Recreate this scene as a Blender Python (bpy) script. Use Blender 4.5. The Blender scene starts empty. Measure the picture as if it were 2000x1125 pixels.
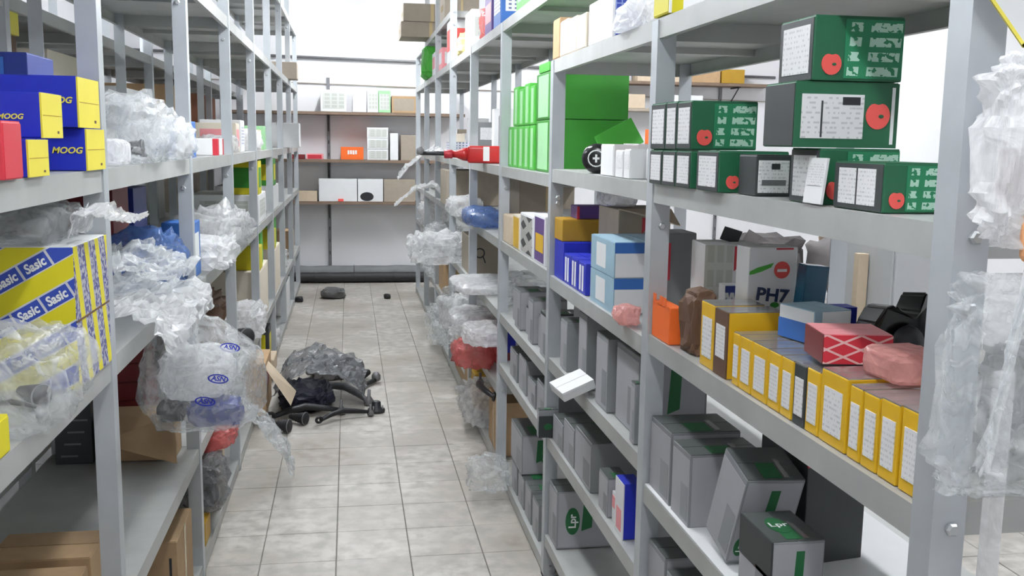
import bpy, bmesh, math, random
from mathutils import Vector, Matrix, noise
R = math.radians
S = bpy.context.scene
COL = S.collection

# ------------------------------------------------------------------ camera
cam_d = bpy.data.cameras.new('camera')
cam_d.sensor_width = 36.0
cam_d.lens = 36.0 * 1930.0 / 2000.0
cam_d.clip_start = 0.05
cam = bpy.data.objects.new('camera', cam_d)
COL.objects.link(cam)
right = Vector((0.98675, -0.16160, 0.01460)).normalized()
fwd = Vector((0.16248, 0.97596, -0.14500)).normalized()
up = right.cross(fwd).normalized()
fwd = up.cross(right).normalized()
cam.matrix_world = Matrix(((right.x, up.x, -fwd.x, 0.0), (right.y, up.y, -fwd.y, 0.0), (right.z, up.z, -fwd.z, 1.6), (0, 0, 0, 1)))
S.camera = cam

# ------------------------------------------------------------------ world, exposure
w = bpy.data.worlds.new('world'); S.world = w; w.use_nodes = True
w.node_tree.nodes['Background'].inputs[0].default_value = (0.85, 0.92, 1.0, 1)
w.node_tree.nodes['Background'].inputs[1].default_value = 0.3
S.view_settings.view_transform = 'Standard'
S.view_settings.look = 'None'
S.view_settings.gamma = 1.0
S.view_settings.use_curve_mapping = False
S.view_settings.exposure = 0.62

# room lamps: bare fluorescent battens along the aisles (x, y, z, strength); tubes and housings are built further down
LAMPS = [(0.1, 0.6, 2.8, 0.50), (0.1, 3.4, 2.62, 0.62), (0.1, 6.2, 2.78, 0.80), (0.1, 9.9, 3.38, 1.35),
         (2.3, 1.0, 3.2, 1.0), (2.3, 4.6, 3.2, 1.0), (3.0, 9.4, 3.36, 1.5), (-2.15, 3.0, 3.2, 0.6), (-2.15, 7.5, 3.2, 0.7)]
for lx, ly, lz, st in LAMPS:
    ld = bpy.data.lights.new('batten_light', 'AREA'); ld.shape = 'RECTANGLE'
    ld.size = 0.16; ld.size_y = 1.2; ld.energy = 10 * st; ld.color = (0.94, 0.97, 1.0)
    lo = bpy.data.objects.new('batten_light', ld); COL.objects.link(lo); lo.location = (lx, ly, lz - 0.065)

# ------------------------------------------------------------------ materials
MATS = {}
def mat(name, col=(0.5, 0.5, 0.5), rough=0.6, metal=0.0, var=0.10, scale=18.0, bump=0.0, rnd=0.0, spec=0.5):
    if name in MATS: return MATS[name]
    m = bpy.data.materials.new(name); m.use_nodes = True; MATS[name] = m
    nt = m.node_tree; N = nt.nodes; L = nt.links
    b = N['Principled BSDF']
    b.inputs['Roughness'].default_value = rough; b.inputs['Metallic'].default_value = metal
    b.inputs['Specular IOR Level'].default_value = spec
    tc = N.new('ShaderNodeTexCoord'); no = N.new('ShaderNodeTexNoise')
    no.inputs['Scale'].default_value = scale; no.inputs['Detail'].default_value = 4.0
    L.new(tc.outputs['Object'], no.inputs['Vector'])
    mx = N.new('ShaderNodeMix'); mx.data_type = 'RGBA'
    mx.inputs['A'].default_value = (*[c * (1 - var) for c in col], 1)
    mx.inputs['B'].default_value = (*[min(1, c * (1 + var)) for c in col], 1)
    L.new(no.outputs['Fac'], mx.inputs['Factor'])
    out = mx.outputs['Result']
    if rnd:
        oi = N.new('ShaderNodeObjectInfo'); hs = N.new('ShaderNodeHueSaturation')
        mr = N.new('ShaderNodeMapRange'); mr.inputs['To Min'].default_value = 1 - rnd; mr.inputs['To Max'].default_value = 1 + rnd
        L.new(oi.outputs['Random'], mr.inputs['Value']); L.new(mr.outputs['Result'], hs.inputs['Value'])
        L.new(out, hs.inputs['Color']); out = hs.outputs['Color']
    L.new(out, b.inputs['Base Color'])
    if bump:
        bp = N.new('ShaderNodeBump'); bp.inputs['Strength'].default_value = bump; bp.inputs['Distance'].default_value = 0.01
        L.new(no.outputs['Fac'], bp.inputs['Height']); L.new(bp.outputs['Normal'], b.inputs['Normal'])
    return m

def ramp(N, stops, interp='CONSTANT'):
    r = N.new('ShaderNodeValToRGB'); r.color_ramp.interpolation = interp
    e = r.color_ramp.elements
    while len(e) > 1: e.remove(e[0])
    e[0].position = stops[0][0]; e[0].color = (*stops[0][1], 1)
    for p, c in stops[1:]:
        k = e.new(p); k.color = (*c, 1)
    return r

def film(name, col, alpha, rough=0.2, scale=16.0):
    m = bpy.data.materials.new(name); m.use_nodes = True; MATS[name] = m
    nt = m.node_tree; N = nt.nodes; L = nt.links
    b = N['Principled BSDF']; out = N['Material Output']
    b.inputs['Base Color'].default_value = (*col, 1); b.inputs['Roughness'].default_value = rough
    tc = N.new('ShaderNodeTexCoord')
    no = N.new('ShaderNodeTexNoise'); no.inputs['Scale'].default_value = scale; no.inputs['Distortion'].default_value = 1.5; no.inputs['Detail'].default_value = 3.0
    L.new(tc.outputs['Object'], no.inputs['Vector'])
    bp = N.new('ShaderNodeBump'); bp.inputs['Strength'].default_value = 0.45; bp.inputs['Distance'].default_value = 0.02
    L.new(no.outputs['Fac'], bp.inputs['Height']); L.new(bp.outputs['Normal'], b.inputs['Normal'])
    tl = N.new('ShaderNodeBsdfTranslucent'); tl.inputs[0].default_value = (*col, 1)
    body = N.new('ShaderNodeMixShader'); body.inputs[0].default_value = 0.40
    L.new(b.outputs[0], body.inputs[1]); L.new(tl.outputs[0], body.inputs[2])
    tr = N.new('ShaderNodeBsdfTransparent'); tr.inputs[0].default_value = (0.96, 0.97, 0.975, 1)
    ms = N.new('ShaderNodeMixShader')
    mr = N.new('ShaderNodeMapRange'); mr.inputs['From Min'].default_value = 0.3; mr.inputs['From Max'].default_value = 0.7
    mr.inputs['To Min'].default_value = max(0, alpha - 0.15); mr.inputs['To Max'].default_value = min(1, alpha + 0.18)
    L.new(no.outputs['Fac'], mr.inputs['Value']); L.new(mr.outputs['Result'], ms.inputs[0])
    L.new(tr.outputs[0], ms.inputs[1]); L.new(body.outputs[0], ms.inputs[2]); L.new(ms.outputs[0], out.inputs['Surface'])
    return m

def uv_mat(name, build, rough=0.55):
    """material from a function build(N, L, u, v) that returns a colour socket"""
    m = bpy.data.materials.new(name); m.use_nodes = True; MATS[name] = m
    N = m.node_tree.nodes; L = m.node_tree.links
    b = N['Principled BSDF']; b.inputs['Roughness'].default_value = rough
    uv = N.new('ShaderNodeUVMap'); uv.uv_map = 'UVMap'
    sp = N.new('ShaderNodeSeparateXYZ'); L.new(uv.outputs[0], sp.inputs[0])
    L.new(build(N, L, sp.outputs[0], sp.outputs[1], uv.outputs[0]), b.inputs['Base Color'])
    return m
def M_(N, L, op, a, b=None, c=None):
    n = N.new('ShaderNodeMath'); n.operation = op
    for i, q in enumerate((a, b, c)):
        if q is None: continue
        if isinstance(q, (int, float)): n.inputs[i].default_value = q
        else: L.new(q, n.inputs[i])
    return n.outputs[0]
def MX(N, L, f, a, b):
    n = N.new('ShaderNodeMix'); n.data_type = 'RGBA'
    if isinstance(f, (int, float)): n.inputs['Factor'].default_value = f
    else: L.new(f, n.inputs['Factor'])
    for k, q in (('A', a), ('B', b)):
        if isinstance(q, tuple): n.inputs[k].default_value = (*q, 1)
        else: L.new(q, n.inputs[k])
    return n.outputs['Result']
def NZ(N, L, vec, scale, detail=3.0):
    n = N.new('ShaderNodeTexNoise'); n.inputs['Scale'].default_value = scale; n.inputs['Detail'].default_value = detail
    if vec: L.new(vec, n.inputs['Vector'])
    return n.outputs['Fac']

# plain materials
steel = mat('galvanised_steel', (0.50, 0.53, 0.56), 0.40, 0.35, 0.16, 9.0, 0.03, 0.06)
steel_shelf = mat('galvanised_shelf_steel', (0.43, 0.44, 0.43), 0.45, 0.22, 0.22, 7.0, 0.03, 0.06)
bolt_m = mat('bolt_steel', (0.55, 0.57, 0.58), 0.35, 0.7)
white_wall = mat('wall_paint', (0.80, 0.80, 0.82), 0.85, 0, 0.04, 3.0)
ceil_m = mat('ceiling_paint', (0.82, 0.83, 0.84), 0.9, 0, 0.03, 2.0)
wood = mat('shelf_wood', (0.20, 0.14, 0.10), 0.7, 0, 0.3, 14.0)
dark = mat('dark_metal', (0.025, 0.026, 0.03), 0.45, 0.3, 0.4, 22.0)
rubber = mat('black_rubber', (0.018, 0.018, 0.02), 0.6, 0, 0.4, 30.0)
greymetal = mat('grey_cast_metal', (0.20, 0.20, 0.21), 0.5, 0.5, 0.3, 25.0)
card = mat('cardboard', (0.42, 0.28, 0.155), 0.85, 0, 0.14, 22.0, 0.02, 0.12)
card_pale = mat('pale_cardboard', (0.60, 0.49, 0.36), 0.85, 0, 0.10, 22.0, 0.02, 0.10)
card_grey = mat('grey_brown_cardboard', (0.36, 0.31, 0.25), 0.85, 0, 0.10, 22.0, 0.02, 0.10)
tape_m = mat('packing_tape', (0.52, 0.40, 0.22), 0.25, 0, 0.08)
white_card = mat('white_card', (0.74, 0.75, 0.76), 0.6, 0, 0.05, 14.0)
cream_card = mat('cream_card', (0.70, 0.63, 0.52), 0.7, 0, 0.06, 14.0)
grey_card = mat('grey_card', (0.24, 0.25, 0.26), 0.5, 0, 0.10, 14.0, 0, 0.16)
lid_card = mat('dark_lid_card', (0.085, 0.095, 0.095), 0.35, 0, 0.25, 10.0)
pale_grey = mat('pale_grey_card', (0.36, 0.36, 0.385), 0.5, 0, 0.10, 10.0)
grey_dark = mat('charcoal_card', (0.035, 0.04, 0.042), 0.5, 0, 0.15, 14.0)
green_dk = mat('dark_green_card', (0.012, 0.115, 0.05), 0.5, 0, 0.12, 14.0)
green_br = mat('bright_green_card', (0.07, 0.42, 0.045), 0.5, 0, 0.10, 12.0)
green_md = mat('leaf_green_card', (0.03, 0.23, 0.02), 0.5, 0, 0.10, 12.0)
green_pale = mat('pale_green_card', (0.33, 0.62, 0.33), 0.5, 0, 0.10, 12.0)
blue = mat('royal_blue_card', (0.012, 0.025, 0.42), 0.45, 0, 0.10, 12.0)
navy = mat('navy_card', (0.012, 0.03, 0.20), 0.45, 0, 0.12, 12.0)
midblue = mat('mid_blue_card', (0.03, 0.13, 0.42), 0.5, 0, 0.12, 12.0)
paleblue = mat('pale_blue_card', (0.30, 0.45, 0.55), 0.5, 0, 0.2, 18.0)
yellow = mat('yellow_card', (0.72, 0.62, 0.05), 0.5, 0, 0.07, 12.0)
amber = mat('amber_card', (0.70, 0.42, 0.012), 0.42, 0, 0.07, 12.0)
mustard = mat('mustard_card', (0.42, 0.24, 0.015), 0.5, 0, 0.10, 12.0)
lemon = mat('lemon_card', (0.62, 0.55, 0.01), 0.5, 0, 0.08, 12.0)
silver = mat('silver_card', (0.42, 0.42, 0.42), 0.22, 0.6, 0.08, 10.0)
red = mat('red_card', (0.55, 0.03, 0.05), 0.45, 0, 0.12, 12.0)
redplastic = mat('red_plastic', (0.50, 0.02, 0.02), 0.3, 0, 0.1, 8.0)
maroon = mat('maroon_card', (0.16, 0.012, 0.015), 0.5, 0, 0.2, 12.0)
coral = mat('coral_print', (0.80, 0.10, 0.085), 0.5, 0, 0.06, 12.0)
orange = mat('orange_card', (0.85, 0.15, 0.02), 0.5, 0, 0.08, 12.0)
pink = mat('pink_card', (0.80, 0.30, 0.32), 0.5, 0, 0.10, 12.0)
purple = mat('purple_card', (0.10, 0.05, 0.20), 0.5, 0, 0.15, 12.0)
brown = mat('brown_card', (0.11, 0.055, 0.03), 0.7, 0, 0.3, 16.0)
sack_m = mat('grey_sackcloth', (0.22, 0.20, 0.20), 0.8, 0, 0.25, 14.0, 0.3)
white_ink = mat('white_ink', (0.85, 0.86, 0.86), 0.5, 0, 0.02)
yellow_ink = mat('yellow_ink', (0.80, 0.70, 0.10), 0.5, 0, 0.02)
black_ink = mat('black_ink', (0.02, 0.02, 0.025), 0.5, 0, 0.02)
navy_ink = mat('navy_ink', (0.015, 0.03, 0.10), 0.5, 0, 0.02)
green_ink = mat('green_ink', (0.01, 0.12, 0.035), 0.5, 0, 0.05)
blackplastic = mat('black_plastic', (0.012, 0.012, 0.013), 0.22, 0, 0.1, 8.0)
lamp_body = mat('lamp_enamel', (0.8, 0.8, 0.8), 0.4, 0, 0.02)
teal_plastic = mat('dark_blue_film', (0.01, 0.09, 0.17), 0.25, 0, 0.3, 10.0)
clear = film('clear_plastic_film', (0.88, 0.89, 0.90), 0.26)
milky = film('milky_plastic_film', (0.90, 0.90, 0.91), 0.42)
wrap_w = film('white_plastic_wrap', (0.93, 0.93, 0.94), 0.66)
wrap_r = film('red_tinted_wrap', (0.70, 0.16, 0.15), 0.62)
wrap_p = film('pink_tinted_wrap', (0.88, 0.45, 0.42), 0.72)
wrap_b = film('blue_tinted_wrap', (0.12, 0.22, 0.50), 0.62)
wrap_k = film('smoky_plastic_film', (0.34, 0.35, 0.37), 0.55)
def glow(st):
    m = bpy.data.materials.new('lit_tube'); m.use_nodes = True; gb = m.node_tree.nodes['Principled BSDF']
    gb.inputs['Emission Color'].default_value = (0.94, 0.97, 1, 1); gb.inputs['Emission Strength'].default_value = 100.0 * st
    return m

def _label(N, L, u, v, uv):
    rows = M_(N, L, 'FRACT', M_(N, L, 'MULTIPLY', v, 9.0))
    line = M_(N, L, 'LESS_THAN', rows, 0.42)
    cb = N.new('ShaderNodeCombineXYZ'); L.new(M_(N, L, 'MULTIPLY', u, 14.0), cb.inputs[0])
    L.new(M_(N, L, 'FLOOR', M_(N, L, 'MULTIPLY', v, 9.0)), cb.inputs[1])
    oi = N.new('ShaderNodeObjectInfo'); L.new(M_(N, L, 'MULTIPLY', oi.outputs['Random'], 50.0), cb.inputs[2])
    n = NZ(N, L, cb.outputs[0], 1.0, 1.0)
    ink = M_(N, L, 'MULTIPLY', M_(N, L, 'MULTIPLY', line, M_(N, L, 'GREATER_THAN', n, 0.52)), 0.33)
    return MX(N, L, ink, (0.74, 0.74, 0.75), (0.12, 0.12, 0.14))
label_print = uv_mat('printed_label', _label)
def _greenprint(N, L, u, v, uv):
    r = M_(N, L, 'FRACT', M_(N, L, 'MULTIPLY', v, 4.0))
    row = M_(N, L, 'MULTIPLY', M_(N, L, 'GREATER_THAN', r, 0.18), M_(N, L, 'LESS_THAN', r, 0.80))
    sl = M_(N, L, 'ADD', u, M_(N, L, 'MULTIPLY', v, -0.06))
    c1 = M_(N, L, 'MULTIPLY', M_(N, L, 'GREATER_THAN', sl, 0.04), M_(N, L, 'LESS_THAN', sl, 0.24))
    c2 = M_(N, L, 'MULTIPLY', M_(N, L, 'GREATER_THAN', sl, 0.38), M_(N, L, 'LESS_THAN', sl, 0.92))
    n = NZ(N, L, uv, 9.0, 2.0)
    ok = M_(N, L, 'MULTIPLY', M_(N, L, 'MULTIPLY', row, M_(N, L, 'MAXIMUM', c1, c2)), M_(N, L, 'GREATER_THAN', n, 0.44))
    return MX(N, L, M_(N, L, 'MULTIPLY', ok, 0.75), (0.012, 0.20, 0.085), (0.55, 0.78, 0.66))
green_print = uv_mat('green_lettered_print', _greenprint)
def _lattice(c1, c2, k, wdt):
    def f(N, L, u, v, uv):
        a = M_(N, L, 'FRACT', M_(N, L, 'MULTIPLY', M_(N, L, 'ADD', u, v), k))
        b = M_(N, L, 'FRACT', M_(N, L, 'ADD', M_(N, L, 'MULTIPLY', M_(N, L, 'SUBTRACT', u, v), k), 10.0))
        return MX(N, L, M_(N, L, 'MAXIMUM', M_(N, L, 'LESS_THAN', a, wdt), M_(N, L, 'LESS_THAN', b, wdt)), c1, c2)
    return f
lattice_red = uv_mat('red_lattice_print', _lattice((0.62, 0.03, 0.05), (0.80, 0.50, 0.48), 2.0, 0.16))
def _check(c1, c2, ku, kv):
    def f(N, L, u, v, uv):
        a = M_(N, L, 'ADD', M_(N, L, 'MULTIPLY', u, ku), M_(N, L, 'MULTIPLY', v, kv))
        b = M_(N, L, 'ADD', M_(N, L, 'SUBTRACT', M_(N, L, 'MULTIPLY', u, ku), M_(N, L, 'MULTIPLY', v, kv)), 20.0)
        p = M_(N, L, 'MULTIPLY', M_(N, L, 'GREATER_THAN', M_(N, L, 'FRACT', a), 0.45), M_(N, L, 'GREATER_THAN', M_(N, L, 'FRACT', b), 0.45))
        return MX(N, L, p, c1, c2)
    return f
diamond_blue = uv_mat('blue_diamond_print', _check((0.62, 0.66, 0.72), (0.05, 0.08, 0.24), 3.0, 1.2))
diamond_grey = uv_mat('black_diamond_print', _check((0.42, 0.42, 0.39), (0.05, 0.05, 0.05), 1.0, 2.0))
def _grid(c1, c2, ku, kv, wd):
    def f(N, L, u, v, uv):
        a = M_(N, L, 'LESS_THAN', M_(N, L, 'FRACT', M_(N, L, 'MULTIPLY', u, ku)), wd)
        b = M_(N, L, 'LESS_THAN', M_(N, L, 'FRACT', M_(N, L, 'MULTIPLY', v, kv)), wd)
        return MX(N, L, M_(N, L, 'MAXIMUM', a, b), c1, c2)
    return f
grid_blue = uv_mat('blue_grid_print', _grid((0.02, 0.05, 0.34), (0.25, 0.32, 0.60), 9.0, 8.0, 0.18))
grid_white = uv_mat('white_checked_print', _grid((0.15, 0.17, 0.30), (0.72, 0.73, 0.80), 6.0, 6.0, 0.5))
grid_grey = uv_mat('grey_spotted_print', _grid((0.48, 0.50, 0.46), (0.58, 0.60, 0.57), 3.0, 4.0, 0.3))
def _bands(N, L, u, v, uv):
    # diagonal bands: yellow, white edge, blue blocks (face 0.395 x 0.285 m, bands rise at 30 degrees)
    X = M_(N, L, 'MULTIPLY', u, 0.395); Z = M_(N, L, 'MULTIPLY', v, 0.285)
    pe = M_(N, L, 'SUBTRACT', M_(N, L, 'MULTIPLY', Z, 0.866), M_(N, L, 'MULTIPLY', X, 0.5))
    al = M_(N, L, 'ADD', M_(N, L, 'MULTIPLY', Z, 0.5), M_(N, L, 'MULTIPLY', X, 0.866))
    d = M_(N, L, 'FRACT', M_(N, L, 'ADD', M_(N, L, 'DIVIDE', pe, 0.074), 20.0))
    q = M_(N, L, 'FRACT', M_(N, L, 'DIVIDE', al, 0.062))
    r = ramp(N, [(0.0, (0.70, 0.62, 0.01)), (0.50, (0.62, 0.62, 0.64)), (0.53, (0.03, 0.07, 0.42)), (0.95, (0.62, 0.62, 0.64))])
    L.new(d, r.inputs[0])
    gap = M_(N, L, 'MULTIPLY', M_(N, L, 'LESS_THAN', q, 0.08), M_(N, L, 'GREATER_THAN', d, 0.50))
    return MX(N, L, gap, r.outputs[0], (0.60, 0.60, 0.63))
bands = uv_mat('yellow_blue_banded_print', _bands)
def _sidebands(N, L, u, v, uv):
    d = M_(N, L, 'FRACT', M_(N, L, 'ADD', M_(N, L, 'MULTIPLY', M_(N, L, 'ADD', u, M_(N, L, 'MULTIPLY', v, 0.30)), 3.2), 0.1))
    n = NZ(N, L, uv, 24.0, 1.0)
    r = ramp(N, [(0.0, (0.66, 0.58, 0.02)), (0.36, (0.40, 0.40, 0.44))]); L.new(d, r.inputs[0])
    sp = M_(N, L, 'MULTIPLY', M_(N, L, 'GREATER_THAN', d, 0.42), M_(N, L, 'GREATER_THAN', n, 0.50))
    return MX(N, L, sp, r.outputs[0], (0.07, 0.07, 0.22))
sidebands = uv_mat('yellow_striped_print', _sidebands)
def _floor():
    m = bpy.data.materials.new('cement_floor_tile'); m.use_nodes = True
    N = m.node_tree.nodes; L = m.node_tree.links; b = N['Principled BSDF']; b.inputs['Roughness'].default_value = 0.42
    g = N.new('ShaderNodeNewGeometry'); oi = N.new('ShaderNodeObjectInfo')
    n1 = NZ(N, L, g.outputs['Position'], 1.7, 6.0); n2 = NZ(N, L, g.outputs['Position'], 14.0, 6.0)
    s1 = N.new('ShaderNodeMapRange'); s1.inputs['From Min'].default_value = 0.34; s1.inputs['From Max'].default_value = 0.58; L.new(n1, s1.inputs['Value'])
    a = MX(N, L, s1.outputs[0], (0.30, 0.26, 0.215), (0.56, 0.53, 0.49))
    st = N.new('ShaderNodeMapRange'); st.inputs['From Min'].default_value = 0.35; st.inputs['From Max'].default_value = 0.6; L.new(n2, st.inputs['Value'])
    c = MX(N, L, st.outputs[0], (0.36, 0.335, 0.30), a)
    hs = N.new('ShaderNodeHueSaturation'); L.new(c, hs.inputs['Color'])
    mr = N.new('ShaderNodeMapRange'); mr.inputs['To Min'].default_value = 0.94; mr.inputs['To Max'].default_value = 1.08
    L.new(oi.outputs['Random'], mr.inputs['Value']); L.new(mr.outputs[0], hs.inputs['Value'])
    L.new(hs.outputs[0], b.inputs['Base Color'])
    rr = N.new('ShaderNodeMapRange'); rr.inputs['To Min'].default_value = 0.30; rr.inputs['To Max'].default_value = 0.6
    L.new(n2, rr.inputs['Value']); L.new(rr.outputs[0], b.inputs['Roughness'])
    return m
floor_m = _floor()
grout = mat('floor_grout', (0.20, 0.19, 0.17), 0.9, 0, 0.2, 9.0)

# ------------------------------------------------------------------ helpers
def tag(o, label=None, cat=None, group=None, kind=None):
    if label: o['label'] = label
    if cat: o['category'] = cat
    if group: o['group'] = group
    if kind: o['kind'] = kind
    return o
def link(o, parent=None):
    COL.objects.link(o)
    if parent is not None: o.parent = parent
    return o
def obj_from(name, verts, faces, m, parent=None, smooth=False):
    me = bpy.data.meshes.new(name); me.from_pydata(verts, [], faces); me.materials.append(m)
    if smooth:
        for p in me.polygons: p.use_smooth = True
    return link(bpy.data.objects.new(name, me), parent)
def obj_bm(name, bm, m, parent=None, smooth=False):
    bmesh.ops.recalc_face_normals(bm, faces=bm.faces)
    me = bpy.data.meshes.new(name); bm.to_mesh(me); bm.free(); me.materials.append(m)
    if smooth:
        for p in me.polygons: p.use_smooth = True
    return link(bpy.data.objects.new(name, me), parent)
def empty(name, loc=(0, 0, 0), rz=0.0):
    o = bpy.data.objects.new(name, None); o.empty_display_size = 0.1; o.location = loc; o.rotation_euler = (0, 0, rz)
    return link(o)
def bm_box(bm, x0, x1, y0, y1, z0, z1, bevel=0.0):
    mtx = Matrix.Translation(((x0 + x1) / 2, (y0 + y1) / 2, (z0 + z1) / 2)) @ Matrix.Diagonal((x1 - x0, y1 - y0, z1 - z0, 1))
    r = bmesh.ops.create_cube(bm, size=1.0, matrix=mtx)
    if bevel:
        es = list({e for v in r['verts'] for e in v.link_edges})
        bmesh.ops.bevel(bm, geom=es, offset=bevel, segments=2, affect='EDGES', profile=0.6)
def bm_tube(bm, pts, radii, n=10, caps=True):
    pts = [Vector(p) for p in pts]
    if isinstance(radii, (int, float)): radii = [radii] * len(pts)
    rings = []; prev = None
    for i, p in enumerate(pts):
        t = (pts[min(i + 1, len(pts) - 1)] - pts[max(i - 1, 0)]).normalized()
        if prev is None:
            a = Vector((0, 0, 1)) if abs(t.z) < 0.9 else Vector((1, 0, 0))
            u = t.cross(a).normalized()
        else:
            u = (prev - t * prev.dot(t)).normalized()
        prev = u; v = t.cross(u)
        rings.append([bm.verts.new(p + (u * math.cos(2 * math.pi * k / n) + v * math.sin(2 * math.pi * k / n)) * radii[i]) for k in range(n)])
    for a, b in zip(rings, rings[1:]):
        for k in range(n): bm.faces.new((a[k], a[(k + 1) % n], b[(k + 1) % n], b[k]))
    if caps: bm.faces.new(rings[0][::-1]); bm.faces.new(rings[-1])
def bm_lathe(bm, prof, n=20, mtx=Matrix()):
    rings = [[bm.verts.new(mtx @ Vector((r * math.cos(2 * math.pi * k / n), r * math.sin(2 * math.pi * k / n), z))) for k in range(n)] for r, z in prof]
    for a, b in zip(rings, rings[1:]):
        for k in range(n): bm.faces.new((a[k], a[(k + 1) % n], b[(k + 1) % n], b[k]))
    bm.faces.new(rings[0][::-1]); bm.faces.new(rings[-1])
def bm_ring(bm, c, axis, r, t, n=16, m=8):
    axis = Vector(axis).normalized(); a = axis.orthogonal().normalized(); b = axis.cross(a); c = Vector(c)
    g = []
    for i in range(n):
        th = 2 * math.pi * i / n; d = a * math.cos(th) + b * math.sin(th)
        g.append([bm.verts.new(c + d * (r + t * math.cos(2 * math.pi * j / m)) + axis * (t * math.sin(2 * math.pi * j / m))) for j in range(m)])
    for i in range(n):
        for j in range(m): bm.faces.new((g[i][j], g[(i + 1) % n][j], g[(i + 1) % n][(j + 1) % m], g[i][(j + 1) % m]))

ORD = ['first', 'second', 'third', 'fourth', 'fifth', 'sixth', 'seventh']
# ---- cartons and their print
SZ = {}
FR = {  # face -> (origin corner fn, u dir, v dir, normal)
    '-y': lambda s: (Vector((-s[0] / 2, -s[1] / 2, 0)), Vector((s[0], 0, 0)), Vector((0, 0, s[2])), Vector((0, -1, 0))),
    '-x': lambda s: (Vector((-s[0] / 2, s[1] / 2, 0)), Vector((0, -s[1], 0)), Vector((0, 0, s[2])), Vector((-1, 0, 0))),
    '+x': lambda s: (Vector((s[0] / 2, -s[1] / 2, 0)), Vector((0, s[1], 0)), Vector((0, 0, s[2])), Vector((1, 0, 0))),
    '+z': lambda s: (Vector((-s[0] / 2, -s[1] / 2, s[2])), Vector((s[0], 0, 0)), Vector((0, s[1], 0)), Vector((0, 0, 1)))}
def panel(o, face, u0, u1, v0, v1, m, name='label_panel', proud=0.0008):
    og, U, V, Nn = FR[face](SZ[o.name])
    q = [og + U * a + V * b for a, b in ((u0, v0), (u1, v0), (u1, v1), (u0, v1))]
    vs = [p - Nn * 0.002 for p in q] + [p + Nn * proud for p in q]
    fs = [(4, 5, 6, 7), (0, 1, 5, 4), (1, 2, 6, 5), (2, 3, 7, 6), (3, 0, 4, 7)]
    p = obj_from(name, [tuple(x) for x in vs], fs, m, o)
    uvl = p.data.uv_layers.new(name='UVMap'); uvs = [(0, 0), (1, 0), (1, 1), (0, 1)]
    for poly in p.data.polygons:
        for li in poly.loop_indices: uvl.data[li].uv = uvs[p.data.loops[li].vertex_index % 4]
    return p
def poly_panel(o, face, pts, m, name='emblem', proud=0.0012):
    """flat shape from outline points in metres (u, v) measured from the face's lower left corner"""
    og, U, V, Nn = FR[face](SZ[o.name]); ud = U.normalized(); vd = V.normalized()
    q = [og + ud * a + vd * b for a, b in pts]; n = len(q)
    vs = [tuple(p - Nn * 0.001) for p in q] + [tuple(p + Nn * proud) for p in q]
    fs = [tuple(range(n, 2 * n))] + [(i, (i + 1) % n, n + (i + 1) % n, n + i) for i in range(n)]
    return obj_from(name, vs, fs, m, o)
def ellipse(cu, cv, ru, rv, n=24, notch=0.0, rot=0.0):
    r = []
    for i in range(n):
        t = 2 * math.pi * i / n
        k = 1.0 - notch * math.exp(-((t - math.pi / 2) / 0.35) ** 2)
        a, b = ru * k * math.cos(t), rv * k * math.sin(t)
        r.append((cu + a * math.cos(rot) - b * math.sin(rot), cv + a * math.sin(rot) + b * math.cos(rot)))
    return r
TXT = {}
def text_mesh(s, shear=0.0, bold=0.0):
    k = (s, shear, bold)
    if k in TXT: return TXT[k]
    c = bpy.data.curves.new('lettering', 'FONT'); c.body = s; c.size = 1.0; c.align_x = 'CENTER'; c.align_y = 'CENTER'
    c.shear = shear; c.offset = bold; c.extrude = 0.0; c.resolution_u = 3
    t = bpy.data.objects.new('lettering', c); COL.objects.link(t)
    dg = bpy.context.evaluated_depsgraph_get(); me = t.evaluated_get(dg).to_mesh()
    vs = [v.co.copy() for v in me.vertices]; fs = [tuple(p.vertices) for p in me.polygons]
    t.evaluated_get(dg).to_mesh_clear(); bpy.data.objects.remove(t); bpy.data.curves.remove(c)
    TXT[k] = (vs, fs); return TXT[k]
def letters(o, face, s, u, v, h, m, rot=0.0, shear=0.0, bold=0.02, width=1.0, proud=0.0016, name='lettering', label=None):
    vs, fs = text_mesh(s, shear, bold)
    og, U, V, Nn = FR[face](SZ[o.name]); ud = U.normalized(); vd = V.normalized(); c = og + U * u + V * v
    k = h / 0.7; out = []
    for p in vs:
        a, b = p.x * k * width, p.y * k
        out.append(tuple(c + ud * (a * math.cos(rot) - b * math.sin(rot)) + vd * (a * math.sin(rot) + b * math.cos(rot)) + Nn * proud))
    p = obj_from(name, out, fs, m, o)
    if label: p['label'] = label
    return p
def carton(name, label, x0, x1, y0, y1, z0, z1, m, cat='box', group=None, rot=(0, 0, 0), bevel=0.0025, end=None, top=True, flap_m=None):
    z0 += 0.0009
    sx, sy, sz = x1 - x0, y1 - y0, z1 - z0
    bm = bmesh.new(); bm_box(bm, -sx / 2, sx / 2, -sy / 2, sy / 2, 0, sz, min(bevel, 0.2 * min(sx, sy, sz)))
    o = obj_bm(name, bm, m)
    o.location = ((x0 + x1) / 2, (y0 + y1) / 2, z0); o.rotation_euler = rot
    SZ[o.name] = (sx, sy, sz); tag(o, label, cat, group)
    fm = flap_m or m
    if top:   # two closing flaps that meet in the middle of the lid
        for a, b in ((0.012, 0.488), (0.512, 0.988)):
            if sx >= sy: panel(o, '+z', 0.01, 0.99, a, b, fm, 'lid_flap', 0.0014)
            else: panel(o, '+z', a, b, 0.01, 0.99, fm, 'lid_flap', 0.0014)
    if end: panel(o, end, 0.03, 0.97, 0.03, 0.97, fm, 'tuck_flap', 0.0012)
    return o

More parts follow.
